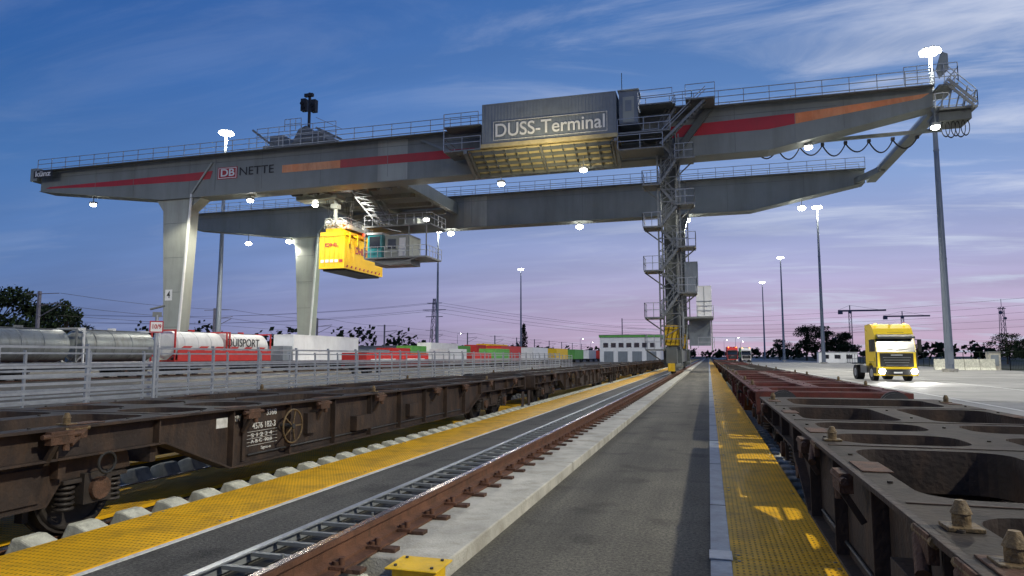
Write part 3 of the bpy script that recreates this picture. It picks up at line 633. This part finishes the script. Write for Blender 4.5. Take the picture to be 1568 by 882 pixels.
b.railing((-41.6,55.2,21.7),(-33,55.2,21.7),1.9,1.2,(1.9,1.4,.9)); b.railing((-38.6,55.3,23.2),(-36.8,55.3,23.2),1.1,.6)
b.beam((-42.2,55.3,23.6),(-39.8,55.3,21.8),.08,.2,'galvd'); b.beam((-35.2,55.3,23.2),(-32.4,55.3,21.8),.08,.2,'galvd'); b.beam((-35.2,55.3,24.2),(-32.4,55.3,22.8),.05,.05,'galv')
b.beam((-36.4,56,23),(-36.4,56,27.0),.2,.2,'dark'); b.box(-37.2,-36.7,55.7,56.2,25.2,26.4,'dark'); b.box(-36.1,-35.6,55.7,56.2,25.0,26.2,'dark'); b.box(-36.9,-36,55.8,56.1,26.6,26.9,'dark')
for (x,z) in ((-37.05,25.9),(-36.9,25.5),(-35.95,25.6),(-35.8,25.2)): b.cyl((x,55.6,z),(x,55.7,z),.18,'black',10)
b.obj('trolley',parent=CR)
# hoist + spreader + container
b=MB()
cx=-38.0; y0,y1=63.4,72.2; dz=-1.15
for dx,dy in ((-1.3,1.5),(1.3,1.5),(-1.3,5.8),(1.3,5.8)):
    for k in (-.12,.12): b.cyl((cx+dx*.9+k,y0+dy,17.0+dz),(cx+dx*1.3+k,y0+dy,19.2),.03,'dark',6)
b.cyl((cx-.6,y0+1.6,16.9+dz),(cx-.6,y0+1.6,19.3),.22,'legp',14); b.box(cx-1.0,cx-.2,y0+1.2,y0+2.0,17.6,18.1,'legp')
b.box(cx-1.4,cx+1.4,y0+1,y0+6.4,16.4+dz,16.8+dz,'legp')
for dx,dy in ((-1.2,.9),(.1,.9),(-1.2,5.4),(.2,5.4)): b.cyl((cx+dx,y0+dy,17.05+dz),(cx+dx+.9,y0+dy,17.05+dz),.3,'white',18); b.ring((cx+dx+.4,y0+dy-.3,17.05+dz),'Y',.42,.09,'legp',18,6)
b.box(cx-.9,cx+.9,y0+.2,y1-.2,15.75+dz,16.3+dz,'yellowp'); b.box(cx-1.4,cx+1.4,y0-.05,y0+.4,15.45+dz,15.9+dz,'cont_yellow'); b.box(cx-1.4,cx+1.4,y1-.4,y1+.05,15.45+dz,15.9+dz,'cont_yellow')
b.box(cx+.95,cx+1.25,y0+.5,y1-.5,15.8+dz,16.1+dz,'yellowp')
b.box(cx-1.0,cx+1.0,y0+1.6,y0+2.6,16.85+dz,17.3+dz,'girder'); b.box(cx+.4,cx+1.3,y0+3,y0+4,16.85+dz,17.4+dz,'galvd')
for y in (y0+.8,y0+2.5,y0+4.8,y1-.8):
    for s in (-1,1): b.beam((cx+s*.9,y,15.9+dz),(cx+s*1.65,y,15.6+dz),.15,.15,'cont_yellow'); b.beam((cx+s*1.65,y,15.9+dz),(cx+s*1.65,y,14.7+dz),.12,.16,'cont_yellow')
b.railing((cx-1.3,y0+.6,16.4+dz),(cx+1.3,y0+.6,16.4+dz),.9,.6); b.railing((cx+1.35,y0+.6,16.4+dz),(cx+1.35,y0+6.4,16.4+dz),.9,.9)
b.sphere((cx+1.2,y0+1.6,16.65+dz),.14,'orl'); b.sphere((cx+.9,y0+.3,16.5+dz),.14,'orl'); b.sphere((cx+1.45,y0+4.2,16.2+dz),.12,'redl')
b.obj('spreader',parent=CR)
light('spreader_beacon','POINT',(cx+1.9,y0+.8,16.6+dz),70,CR,(1,.35,.08),.15)
b=MB(); container(b,cx-1.5,cx+1.5,y0,y1,10.85,15.4+dz,'cont_yellow'); 
b.box(cx-1.3,cx+1.3,y0+.5,y1-.5,10.65,10.85,'dark')
for k in range(5): b.box(cx-1.3+k*.55,cx-.9+k*.55,y0-.012,y0+.01,11.5,11.8,'white' if k<4 else 'red')
for k in range(9): b.prism([(y0+.4+k*.92,11.0),(y0+.7+k*.92,11.0),(y0+.85+k*.92,11.25),(y0+.55+k*.92,11.25)],'X',cx+1.502,cx+1.507,'red')
for k in range(4): b.box(cx+.8-k*.55-.03,cx+.8-k*.55+.03,y0-.03,y0,11.2,14.0,'cont_yellow')
o=b.obj('hoisted_container',parent=CR); text('logo','DHL',(cx,y0-.04,13.35),1.6,.38,'-Y','red',CR,.03); text('logo','DHL PAKET',(cx+1.51,y0+4.9,13.0),5.2,.75,'+X','red',CR,.03)
# cab with lattice
b=MB()
for dx in (0,2.2):
    for dy in (0,2): b.beam((-36+dx,63.5+dy,19),(-32.5+dx*.6,63.5+dy,15.0),.14,.14,'galvd')
for i in range(7):
    t=i/6; x=-36+3.5*t; z=19-4*t; b.beam((x,63.5,z),(x+2.0,63.5,z),.08,.08,'galv'); b.beam((x,63.5,z),(x+2.4,63.5,z-.6),.07,.07,'galv'); b.beam((x,63.5,z),(x,65.5,z),.07,.07,'galv')
b.box(-34,-27,63,67,11.6,11.75,'galvd'); b.railing((-34,63,11.75),(-27,63,11.75),sp=.8); b.railing((-27,63,11.75),(-27,67,11.75),sp=.8)
b.box(-33.8,-32.2,63.4,66,11.8,14.2,'cont_teal'); b.box(-33.9,-32.1,63.3,66.1,14.2,14.4,'white'); b.box(-33.6,-32.4,63.36,63.4,12.8,14.0,'glass')
b.box(-31.9,-29.2,63.6,66.5,11.8,14.1,'legp'); b.box(-31.6,-30.7,63.57,63.6,12.7,13.7,'glass'); b.box(-30.3,-29.6,63.56,63.6,11.9,13.8,'cont_white')
b.box(-34,-26.6,63,67,14.9,15.05,'galvd'); b.railing((-34,63,15.05),(-26.6,63,15.05),sp=.9); b.railing((-26.6,63,15.05),(-26.6,67,15.05),sp=.9); b.box(-30,-28.5,64,66,15.05,15.9,'legp')
for x in (-33.95,-29,-27.1): b.beam((x,63.1,11.7),(x,63.1,15),.1,.1,'galvd')
b.beam((-33.9,63.1,11.6),(-31,63.1,10.9),.08,.08,'galvd');b.beam((-28,63.1,11.6),(-31,63.1,10.9),.08,.08,'galvd'); b.box(-33,-29,63.5,66,11.0,11.6,'girder')
b.obj('operator_cab',parent=CR)
LP=[(-63,56.8,17.8),(-43.3,56.8,17.0),(-17,55.9,16.6),(8,56.8,18.0),(-9.5,54.5,16.9),(16.5,55.5,18.4),(-54,79.2,17.0),(-61,80,17.2),(-31,80,17.1),(-14.5,80,17.1),(-2,80,17.2),(10.3,80,17.9),(-27.5,64,15.6),(-41.8,66,18.4)]
b=MB()
for (x,y,z) in LP:
    b.beam((x,y,z+.35),(x,y,z+1.2),.06,.06,'galvd'); b.box(x-.3,x+.3,y-.25,y+.25,z+.08,z+.3,'galvd'); b.sphere((x,y,z),.30 if y<70 else .42,'lamp',12,8,.6)
b.obj('floodlights',parent=CR)
for (x,y,z) in LP:
    if x in(16.5,-27.5): continue
    light('floodlight','SPOT',(x,y,z-.4),4500 if y>70 else 3300,CR,(1,.96,.84),.25,angle=165,blend=.5)
light('leg_flood','SPOT',(-47.5,53.5,16.9),2200,CR,(1,.95,.78),.2,(-51.5,56,8),80)
light('leg_flood','SPOT',(-41.8,76.5,17.0),3300,CR,(.85,1,.75),.2,(-51,80,10),90)
light('house_flood','SPOT',(-12,50.5,16.6),1000,CR,(1,.86,.5),.2,(-12.5,54.5,18.9),130)
light('spreader_flood','SPOT',(cx+4,y0-4,18.8),6500,CR,(1,.96,.86),.2,(cx,y0+3,13),80)
# ---------------------------------------------------------------- light masts
mastme=None
def mast(x,y,h=36,power=26000):
    global mastme
    if mastme is None:
        b=MB(); b.cyl((0,0,0),(0,0,h-1),.42,'mast',16,.17); b.cyl((0,0,0),(0,0,.35),.75,'conc',16); b.box(-.25,.25,-.46,-.4,.8,2.2,'mast')
        for z in (h*.33,h*.66): b.cyl((0,0,z),(0,0,z+.15),.36 if z<h*.5 else .29,'mast',16)
        b.ring((0,0,h-.9),'Z',.6,.06,'galvd',16,5)
        for k in range(4): a=k*math.pi/2; b.beam((0,0,h-.9),(.6*math.cos(a),.6*math.sin(a),h-.9),.08,.08,'galvd')
        for k in range(8):
            a=k*math.pi/4; cxx,cyy=.8*math.cos(a),.8*math.sin(a)
            b.box(cxx-.2,cxx+.2,cyy-.2,cyy+.2,h-.9,h-.78,'galvd'); b.sphere((cxx,cyy,h-1.08),.3,'lamp',12,8,.75)
        o=b.obj('light_mast',loc=(x,y,0)); mastme=o.data
    else: o=inst('light_mast',mastme,loc=(x,y,0))
    if power: light('mast_light','SPOT',(0,0,h-1.5),power,o,(1,.95,.78),.7,angle=168,blend=.35)
    return o
mast(40,-8,power=170000); mast(24.3,82,power=80000); mast(24.3,164,power=60000); mast(24.3,246,power=0); mast(24.3,328,power=0)
mast(-68.7,-2,power=75000); mast(-68.7,84,power=60000); mast(-68.7,168,power=50000); mast(-68.7,252,power=0)
# ---------------------------------------------------------------- trucks
def truck(name,x,y,m,rot=0,trailer=None,lights=True):
    b=MB()
    prof=[(.06,.35),(0,.5),(-.02,1.0),(.0,1.9),(.18,2.7),(.30,3.05),(.55,3.5),(.9,3.75),(1.2,3.82),(2.1,3.78),(2.15,1.0),(1.7,1.0),(1.55,1.15),(1.3,1.2),(.95,1.15),(.75,.95),(.7,.35)]
    b.prism(prof,'X',-1.22,1.22,m)
    b.prism([(-.03,1.92),(.16,2.8),(.2,2.8),(.02,1.92)],'X',-1.15,1.15,'glass')
    b.prism([(.02,2.86),(-.25,2.8),(-.22,2.94),(.22,3.1)],'X',-1.12,1.12,'dark')
    b.prism([(-.055,.95),(-.055,1.78),(-.02,1.85),(-.02,.95)],'X',-1.02,1.02,'black')
    for k in range(4): b.box(-.85+.06*(3-k),.85-.06*(3-k),-.085,-.055,1.04+k*.17,1.07+k*.17,'galvd')
    b.box(-.35,.35,-.09,-.055,1.68,1.76,'galv'); b.prism([(-.12,.4),(-.14,.8),(-.02,.9),(.0,.35)],'X',-1.24,1.24,m); b.box(-.78,.78,-.16,-.13,.42,.8,'black')
    b.box(-.5,.5,-.05,-.02,3.2,3.22,'dark')
    for s in (-1,1):
        b.box(s*1.0-.22,s*1.0+.22,-.17,-.13,.46,.84,'black'); b.sphere((s*.98,-.22,.65),.19,'head' if lights else 'white',14,10)
        b.box(s*1.22-.03,s*1.22+.03,-.07,.05,.95,1.95,'dark') 
        b.box(s*1.225-.003,s*1.225+.003,.45,1.35,1.95,2.75,'glass'); b.box(s*1.42-.1,s*1.42+.1,-.12,.06,1.95,2.75,'black'); b.beam((s*1.2,.1,2.75),(s*1.42,0,2.7),.05,.05,'black')
        b.box(s*1.235-.01,s*1.235+.01,.4,1.45,1.25,1.28,'dark'); b.box(s*1.22-.03,s*1.22+.03,.15,.7,.5,.9,'dark')
        for yy,w in ((1.15,.32),(4.6,.5)): 
            b.cyl((s*1.2-s*w,yy,.52),(s*1.2,yy,.52),.52,'black',24); b.cyl((s*1.2,yy,.52),(s*1.215,yy,.52),.28,'galv',16)
        b.box(s*.95-.2,s*.95+.2,2.3,3.6,.5,1.0,'galvd'); b.box(s*1.0-.22,s*1.0+.22,3.95,5.3,1.08,1.12,'black')
    for k in (-.9,0,.9): b.box(k-.06,k+.06,.85,.95,3.76,3.84,'orl' if abs(k)>.7 else 'white')
    b.box(-.45,-.35,.3,5.6,.7,.95,'dark'); b.box(.35,.45,.3,5.6,.7,.95,'dark')
    b.beam((-.9,-.04,2.03),(-.1,-.02,2.15),.02,.03,'black'); b.beam((0,-.04,2.03),(.8,-.02,2.15),.02,.03,'black')
    b.box(-.26,.26,-.175,-.165,.52,.62,'white')
    if trailer:
        b.box(-1.24,1.24,3.6,16.5,1.15,1.35,'dark')
        for yy in (12.5,13.8,15.1):
            for s in (-1,1): b.cyl((s*.9,yy,.52),(s*1.22,yy,.52),.52,'black',20)
        container(b,-1.25,1.25,3.2,16,1.36,3.95,trailer)
    o=b.obj(name,loc=(x,y,0),rot=rot,bevel=.04)
    if lights:
        for s in (-1,1): light('headlight','SPOT',(s*.98,-.7,.66),1800,o,(1,.98,.92),.1,(s*.98,-16,-.2),65,.8)
    return o
truck('yellow_truck',11.9,50.5,'truck_yellow',math.radians(6))
truck('red_truck',5.6,175,'cont_red',0,'cont_red',False); truck('white_truck',9.5,190,'cont_white',0,'cont_green',False)
# ---------------------------------------------------------------- building
b=MB()
b.box(0,17,0,14,0,7.0,'cont_white'); b.box(-.2,17.2,-.2,14.2,7.0,7.6,'cont_green'); b.box(-.25,17.25,-.25,14.25,7.6,7.75,'galvd')
for i in range(7): b.box(1+i*2.2,2.4+i*2.2,-.03,-.002,4.2,5.4,'glass'); b.box(.95+i*2.2,2.45+i*2.2,-.06,-.03,4.1,4.2,'galvd')
for i in range(4): b.box(1.2+i*4,3.9+i*4,-.04,-.002,.0,3.0,'cont_grey')
b.box(17.002,17.03,2,12,4.2,5.3,'glass'); b.obj('service_building',loc=(-30,196,0))
b=MB(); b.box(0,40,0,10,0,4.2,'cont_grey'); b.box(-.3,40.3,-.3,10.3,4.2,4.5,'galvd')
for i in range(9): b.box(1+i*4.3,3.8+i*4.3,-.04,-.002,0,3.3,'cont_white')
b.obj('warehouse',loc=(-120,170,0))
b=MB(); b.box(0,9,0,3,0,2.6,'cont_white'); b.box(-.1,9.1,-.1,3.1,2.6,2.75,'galvd'); 
for i in range(3): b.box(1+i*2.7,2.4+i*2.7,-.03,-.002,1,2,'glass')
b.obj('site_office',loc=(27,190,0))
# ---------------------------------------------------------------- right side barrier and fence
b=MB()
for i in range(4): b.prism([(0,0),(.8,0),(.5,.3),(.4,1.3),(.25,1.3),(.2,.3)],'X',i*1.6,i*1.6+1.55,'concb')
b.obj('concrete_barrier',loc=(26,93,0),bevel=.02)
b=MB(); b.box(0,1.2,0,1.0,0,2.1,'conc'); b.box(.2,1.0,-.03,-.002,.5,1.8,'cont_grey'); b.box(-.05,1.25,-.05,1.05,2.1,2.2,'galvd'); b.obj('utility_cabinet',loc=(32,94,0))
b=MB(); b.railing((33.4,92,0),(120,92,0),2.2,2.5,(2.2,1.1,.15),.07,'foliaged'); b.railing((33.4,92,0),(33.4,300,0),2.2,3,(2.2,1.1,.15),.07,'foliaged')
x=33.4
while x<75: b.beam((x,92,0.1),(x,92,2.2),.02,.02,'foliaged'); x+=.16
b.obj('mesh_fence')
# ---------------------------------------------------------------- trees
def leafmass(b,blobs,n,size,rr,mats=('foliage','foliaged')):
    for (cx,cy,cz,rx,ry,rz) in blobs:
        for i in range(n):
            u=rr.uniform(-1,1);t=rr.uniform(0,6.283);r=rr.random()**.45; s=math.sqrt(1-u*u)
            p=Vector((cx+rx*r*s*math.cos(t),cy+ry*r*s*math.sin(t),cz+rz*r*u))
            a=Vector((rr.gauss(0,1),rr.gauss(0,1),rr.gauss(0,1))).normalized(); c=a.orthogonal().normalized(); d=a.cross(c)
            q=size*rr.uniform(.5,1.4)
            b.add([p-c*q,p+d*q*.6,p+c*q,p-d*q*.7],[(0,1,2,3)],mats[0] if rr.random()<.5 else mats[1])
def tree(name,x,y,h,w,seed,n=170,shape='round'):
    rr=random.Random(seed); b=MB()
    b.cyl((0,0,0),(.1,0,h*.45),h*.028,'bark',10,h*.018); b.cyl((.1,0,h*.45),(0,.1,h*.85),h*.018,'bark',8,h*.005)
    blobs=[]
    if shape=='round':
        for i in range(26):
            a=rr.uniform(0,6.28);z=h*rr.uniform(.25,.9); k=math.sqrt(max(.05,1-((z/h-.5)/.46)**2)); r=rr.uniform(.05,.42)*w*k
            p=(r*math.cos(a),r*math.sin(a),z); blobs.append((*p,w*rr.uniform(.11,.18),w*rr.uniform(.11,.18),h*rr.uniform(.07,.12)))
            b.cyl((0.05,0,h*rr.uniform(.25,.5)),p,h*.009,'bark',6,h*.003)
    else:
        for i in range(9):
            z=h*(.12+.1*i); blobs.append((rr.uniform(-.1,.1)*w,0,z,w*.5*(1-abs(i-3)/8),w*.5*(1-abs(i-3)/8),h*.09))
    leafmass(b,blobs,n,h*.02,rr); b.obj(name,loc=(x,y,-.1),norm=False)
tree('deciduous_tree',-110,82,14.5,15,1,200); tree('deciduous_tree',-102,88,11.5,8,3,120)
tree('deciduous_tree',-118,77,15,15,9); tree('deciduous_tree',-120,100,12,13,31); tree('deciduous_tree',-132,112,12,14,32)
tree('deciduous_tree',36,283,14,13,4); tree('deciduous_tree',44,288,14,15,5); tree('deciduous_tree',49,280,11,11,6); tree('deciduous_tree',28,300,9,10,8)
tree('columnar_tree',-104,388,21,5.5,10,150,'col')
tree('deciduous_tree',62,172,7,8.5,11,140); tree('deciduous_tree',68,178,6,8,12,120)
def treeline(name,pts,h,n,size,seed):
    rr=random.Random(seed); b=MB(); blobs=[]
    for i in range(len(pts)-1):
        p=Vector(pts[i]);q=Vector(pts[i+1]);L=(q-p).length;k=int(L/(h*.55))
        for j in range(k):
            a=p.lerp(q,(j+rr.random())/k); hh=h*rr.uniform(.45,1.0); blobs.append((a.x,a.y+rr.uniform(-4,4),hh*.5,h*rr.uniform(.3,.5),h*.35,hh*.5))
    leafmass(b,blobs,n,size,rr); b.obj(name,norm=False)
treeline('distant_tree_line',[(-300,150),(-226,197),(-171,215),(-120,260)],17,90,1.1,21)
treeline('distant_tree_line',[(-160,300),(-150,420),(-120,520),(-20,640),(60,650)],12,50,1.6,22)
treeline('distant_tree_line',[(45,520),(120,470),(220,430),(420,380),(600,300)],11,45,1.7,23)
# ---------------------------------------------------------------- catenary masts, pylon, cranes, tower
b=MB()
for i in range(13):
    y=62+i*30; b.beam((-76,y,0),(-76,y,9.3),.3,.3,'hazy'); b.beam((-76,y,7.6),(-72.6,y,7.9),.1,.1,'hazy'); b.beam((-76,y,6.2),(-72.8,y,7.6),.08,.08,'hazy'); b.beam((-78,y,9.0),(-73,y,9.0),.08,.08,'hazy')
    if i<12:
        for z in (7.6,6.4,9.0): b.sag((-72.8,y,z),(-72.8,y+30,z),.4 if z>7 else .1,.04,'dark',5)
b.obj('catenary_masts')
def lattice(b,x,y,h,w,m,w2=.4,n=8):
    for sx in(-1,1):
        for sy in(-1,1): b.beam((x+sx*w,y+sy*w,0),(x+sx*w2,y+sy*w2,h),.22,.22,m)
    for i in range(n):
        z0=h*i/n;z1=h*(i+1)/n; a=w+(w2-w)*i/n; c=w+(w2-w)*(i+1)/n
        b.beam((x-a,y-a,z0),(x+c,y-c,z1),.14,.14,m); b.beam((x+a,y-a,z0),(x-c,y-c,z1),.14,.14,m); b.beam((x-a,y-a,z0),(x+a,y-a,z0),.14,.14,m)
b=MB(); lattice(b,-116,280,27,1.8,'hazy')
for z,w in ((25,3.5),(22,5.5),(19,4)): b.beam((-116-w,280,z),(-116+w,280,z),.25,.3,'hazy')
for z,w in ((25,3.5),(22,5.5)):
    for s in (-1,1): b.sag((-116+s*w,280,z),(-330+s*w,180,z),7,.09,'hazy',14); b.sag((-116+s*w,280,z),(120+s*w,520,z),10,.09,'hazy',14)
b.obj('power_pylon')
b=MB()
for k in range(5):
    b.sag((-60,500,20+k*2.0),(330,330,30+k*5),9,.10,'hazy',16)
b.beam((-60,500,0),(-60,500,29),.6,.6,'hazy'); b.beam((330,330,0),(330,330,51),.8,.8,'hazy'); b.obj('overhead_power_lines')
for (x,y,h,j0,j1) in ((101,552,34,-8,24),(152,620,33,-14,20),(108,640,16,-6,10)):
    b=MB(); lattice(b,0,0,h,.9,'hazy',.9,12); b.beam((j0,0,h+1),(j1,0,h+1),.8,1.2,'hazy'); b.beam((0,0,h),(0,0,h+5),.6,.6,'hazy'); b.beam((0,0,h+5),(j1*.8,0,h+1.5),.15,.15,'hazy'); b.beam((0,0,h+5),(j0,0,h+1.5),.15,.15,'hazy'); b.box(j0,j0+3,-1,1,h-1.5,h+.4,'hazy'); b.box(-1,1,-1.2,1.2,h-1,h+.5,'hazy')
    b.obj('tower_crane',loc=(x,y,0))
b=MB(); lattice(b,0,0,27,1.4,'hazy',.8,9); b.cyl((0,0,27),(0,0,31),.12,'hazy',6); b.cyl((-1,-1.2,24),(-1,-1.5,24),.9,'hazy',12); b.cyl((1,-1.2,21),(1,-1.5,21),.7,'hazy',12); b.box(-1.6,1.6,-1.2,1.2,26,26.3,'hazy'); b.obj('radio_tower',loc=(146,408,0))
def slamp(x,y,h=10):
    b=MB(); b.cyl((0,0,0),(0,0,h),.12,'mast',8,.06); b.beam((0,0,h),(1.2,0,h+.2),.08,.08,'mast'); b.box(.9,1.7,-.15,.15,h+.12,h+.25,'mast'); b.sphere((1.35,0,h+.05),.16,'lamp',8,6,.5); b.obj('street_lamp',loc=(x,y,0))
for x,y in ((-70,420),(-60,330),(-35,360),(12,330),(18,420),(8,380),(-90,240),(-20,420),(-50,460)): slamp(x,y)
# ---------------------------------------------------------------- world
W=bpy.data.worlds.new('World'); S.world=W; W.use_nodes=True; nt=W.node_tree; N=nt.nodes; L_=nt.links
bg=N['Background']
tc=N.new('ShaderNodeTexCoord'); sx=N.new('ShaderNodeSeparateXYZ'); L_.new(tc.outputs['Generated'],sx.inputs[0])
cr=N.new('ShaderNodeValToRGB'); L_.new(sx.outputs['Z'],cr.inputs[0]); e=cr.color_ramp.elements
stops=[(0,(.53,.385,.51)),(.05,(.49,.395,.575)),(.13,(.385,.405,.645)),(.23,(.235,.345,.62)),(.35,(.115,.24,.53)),(.5,(.05,.155,.43)),(1,(.015,.06,.20))]
e[0].position=0;e[0].color=(*stops[0][1],1);e[1].position=1;e[1].color=(*stops[-1][1],1)
for p,c in stops[1:-1]: k=e.new(p);k.color=(*c,1)
mr=N.new('ShaderNodeMapRange'); mr.interpolation_type='SMOOTHSTEP'; mr.inputs[1].default_value=-1.0; mr.inputs[2].default_value=.05; L_.new(sx.outputs['X'],mr.inputs[0])
mx=N.new('ShaderNodeMix');mx.data_type='RGBA';mx.inputs['A'].default_value=(.18,.44,.66,1);mx.inputs['B'].default_value=(1,1,1,1);L_.new(mr.outputs[0],mx.inputs['Factor'])
mu=N.new('ShaderNodeVectorMath');mu.operation='MULTIPLY';L_.new(cr.outputs[0],mu.inputs[0]);L_.new(mx.outputs['Result'],mu.inputs[1])
za=N.new('ShaderNodeMath');za.operation='ADD';za.inputs[1].default_value=.12;L_.new(sx.outputs['Z'],za.inputs[0])
dv=N.new('ShaderNodeVectorMath');dv.operation='DIVIDE';cb=N.new('ShaderNodeCombineXYZ')
for k in range(3): L_.new(za.outputs[0],cb.inputs[k])
L_.new(tc.outputs['Generated'],dv.inputs[0]);L_.new(cb.outputs[0],dv.inputs[1])
mp=N.new('ShaderNodeMapping');mp.inputs['Rotation'].default_value=(0,0,math.radians(-35));mp.inputs['Scale'].default_value=(.55,1.7,1);L_.new(dv.outputs[0],mp.inputs[0])
nz=N.new('ShaderNodeTexNoise');nz.inputs['Scale'].default_value=1.7;nz.inputs['Detail'].default_value=9;nz.inputs['Roughness'].default_value=.62;nz.inputs['Distortion'].default_value=.6;L_.new(mp.outputs[0],nz.inputs['Vector'])
c1=N.new('ShaderNodeMapRange');c1.interpolation_type='SMOOTHSTEP';c1.inputs[1].default_value=.46;c1.inputs[2].default_value=.72;L_.new(nz.outputs['Fac'],c1.inputs[0])
xr=N.new('ShaderNodeMapRange');xr.inputs[1].default_value=-.4;xr.inputs[2].default_value=.35;xr.inputs[3].default_value=.08;xr.inputs[4].default_value=1.0;L_.new(sx.outputs['X'],xr.inputs[0])
cm=N.new('ShaderNodeMath');cm.operation='MULTIPLY';L_.new(c1.outputs[0],cm.inputs[0]);L_.new(xr.outputs[0],cm.inputs[1])
cx2=N.new('ShaderNodeMix');cx2.data_type='RGBA';cx2.inputs['B'].default_value=(.55,.61,.78,1);L_.new(cm.outputs[0],cx2.inputs['Factor']);L_.new(mu.outputs[0],cx2.inputs['A'])
nz2=N.new('ShaderNodeTexNoise');nz2.inputs['Scale'].default_value=.9;nz2.inputs['Detail'].default_value=4;L_.new(mp.outputs[0],nz2.inputs['Vector'])
t2=N.new('ShaderNodeMapRange');t2.inputs[1].default_value=.3;t2.inputs[2].default_value=.7;t2.inputs[3].default_value=.88;t2.inputs[4].default_value=1.12;L_.new(nz2.outputs['Fac'],t2.inputs[0])
sc=N.new('ShaderNodeVectorMath');sc.operation='SCALE';L_.new(cx2.outputs['Result'],sc.inputs[0]);L_.new(t2.outputs[0],sc.inputs['Scale'])
sky=N.new('ShaderNodeTexSky');sky.sky_type='NISHITA';sky.sun_disc=False;sky.sun_elevation=math.radians(-3);sky.sun_rotation=math.radians(40)
sk=N.new('ShaderNodeVectorMath');sk.operation='SCALE';sk.inputs['Scale'].default_value=.05;L_.new(sky.outputs[0],sk.inputs[0])
ad=N.new('ShaderNodeVectorMath');ad.operation='ADD';L_.new(sc.outputs[0],ad.inputs[0]);L_.new(sk.outputs[0],ad.inputs[1])
L_.new(ad.outputs[0],bg.inputs['Color']); bg.inputs['Strength'].default_value=1.0
# ---------------------------------------------------------------- camera
cam=bpy.data.cameras.new('camera'); cam.lens=24; cam.sensor_width=36; cam.clip_end=6000; cam.clip_start=.05
co=bpy.data.objects.new('camera',cam); col.objects.link(co); co.location=(0,0,1.65)
co.rotation_euler=(math.radians(90+5.7),0,math.radians(16.0)); S.camera=co
S.view_settings.view_transform='Standard'; S.view_settings.look='None'; S.view_settings.exposure=0
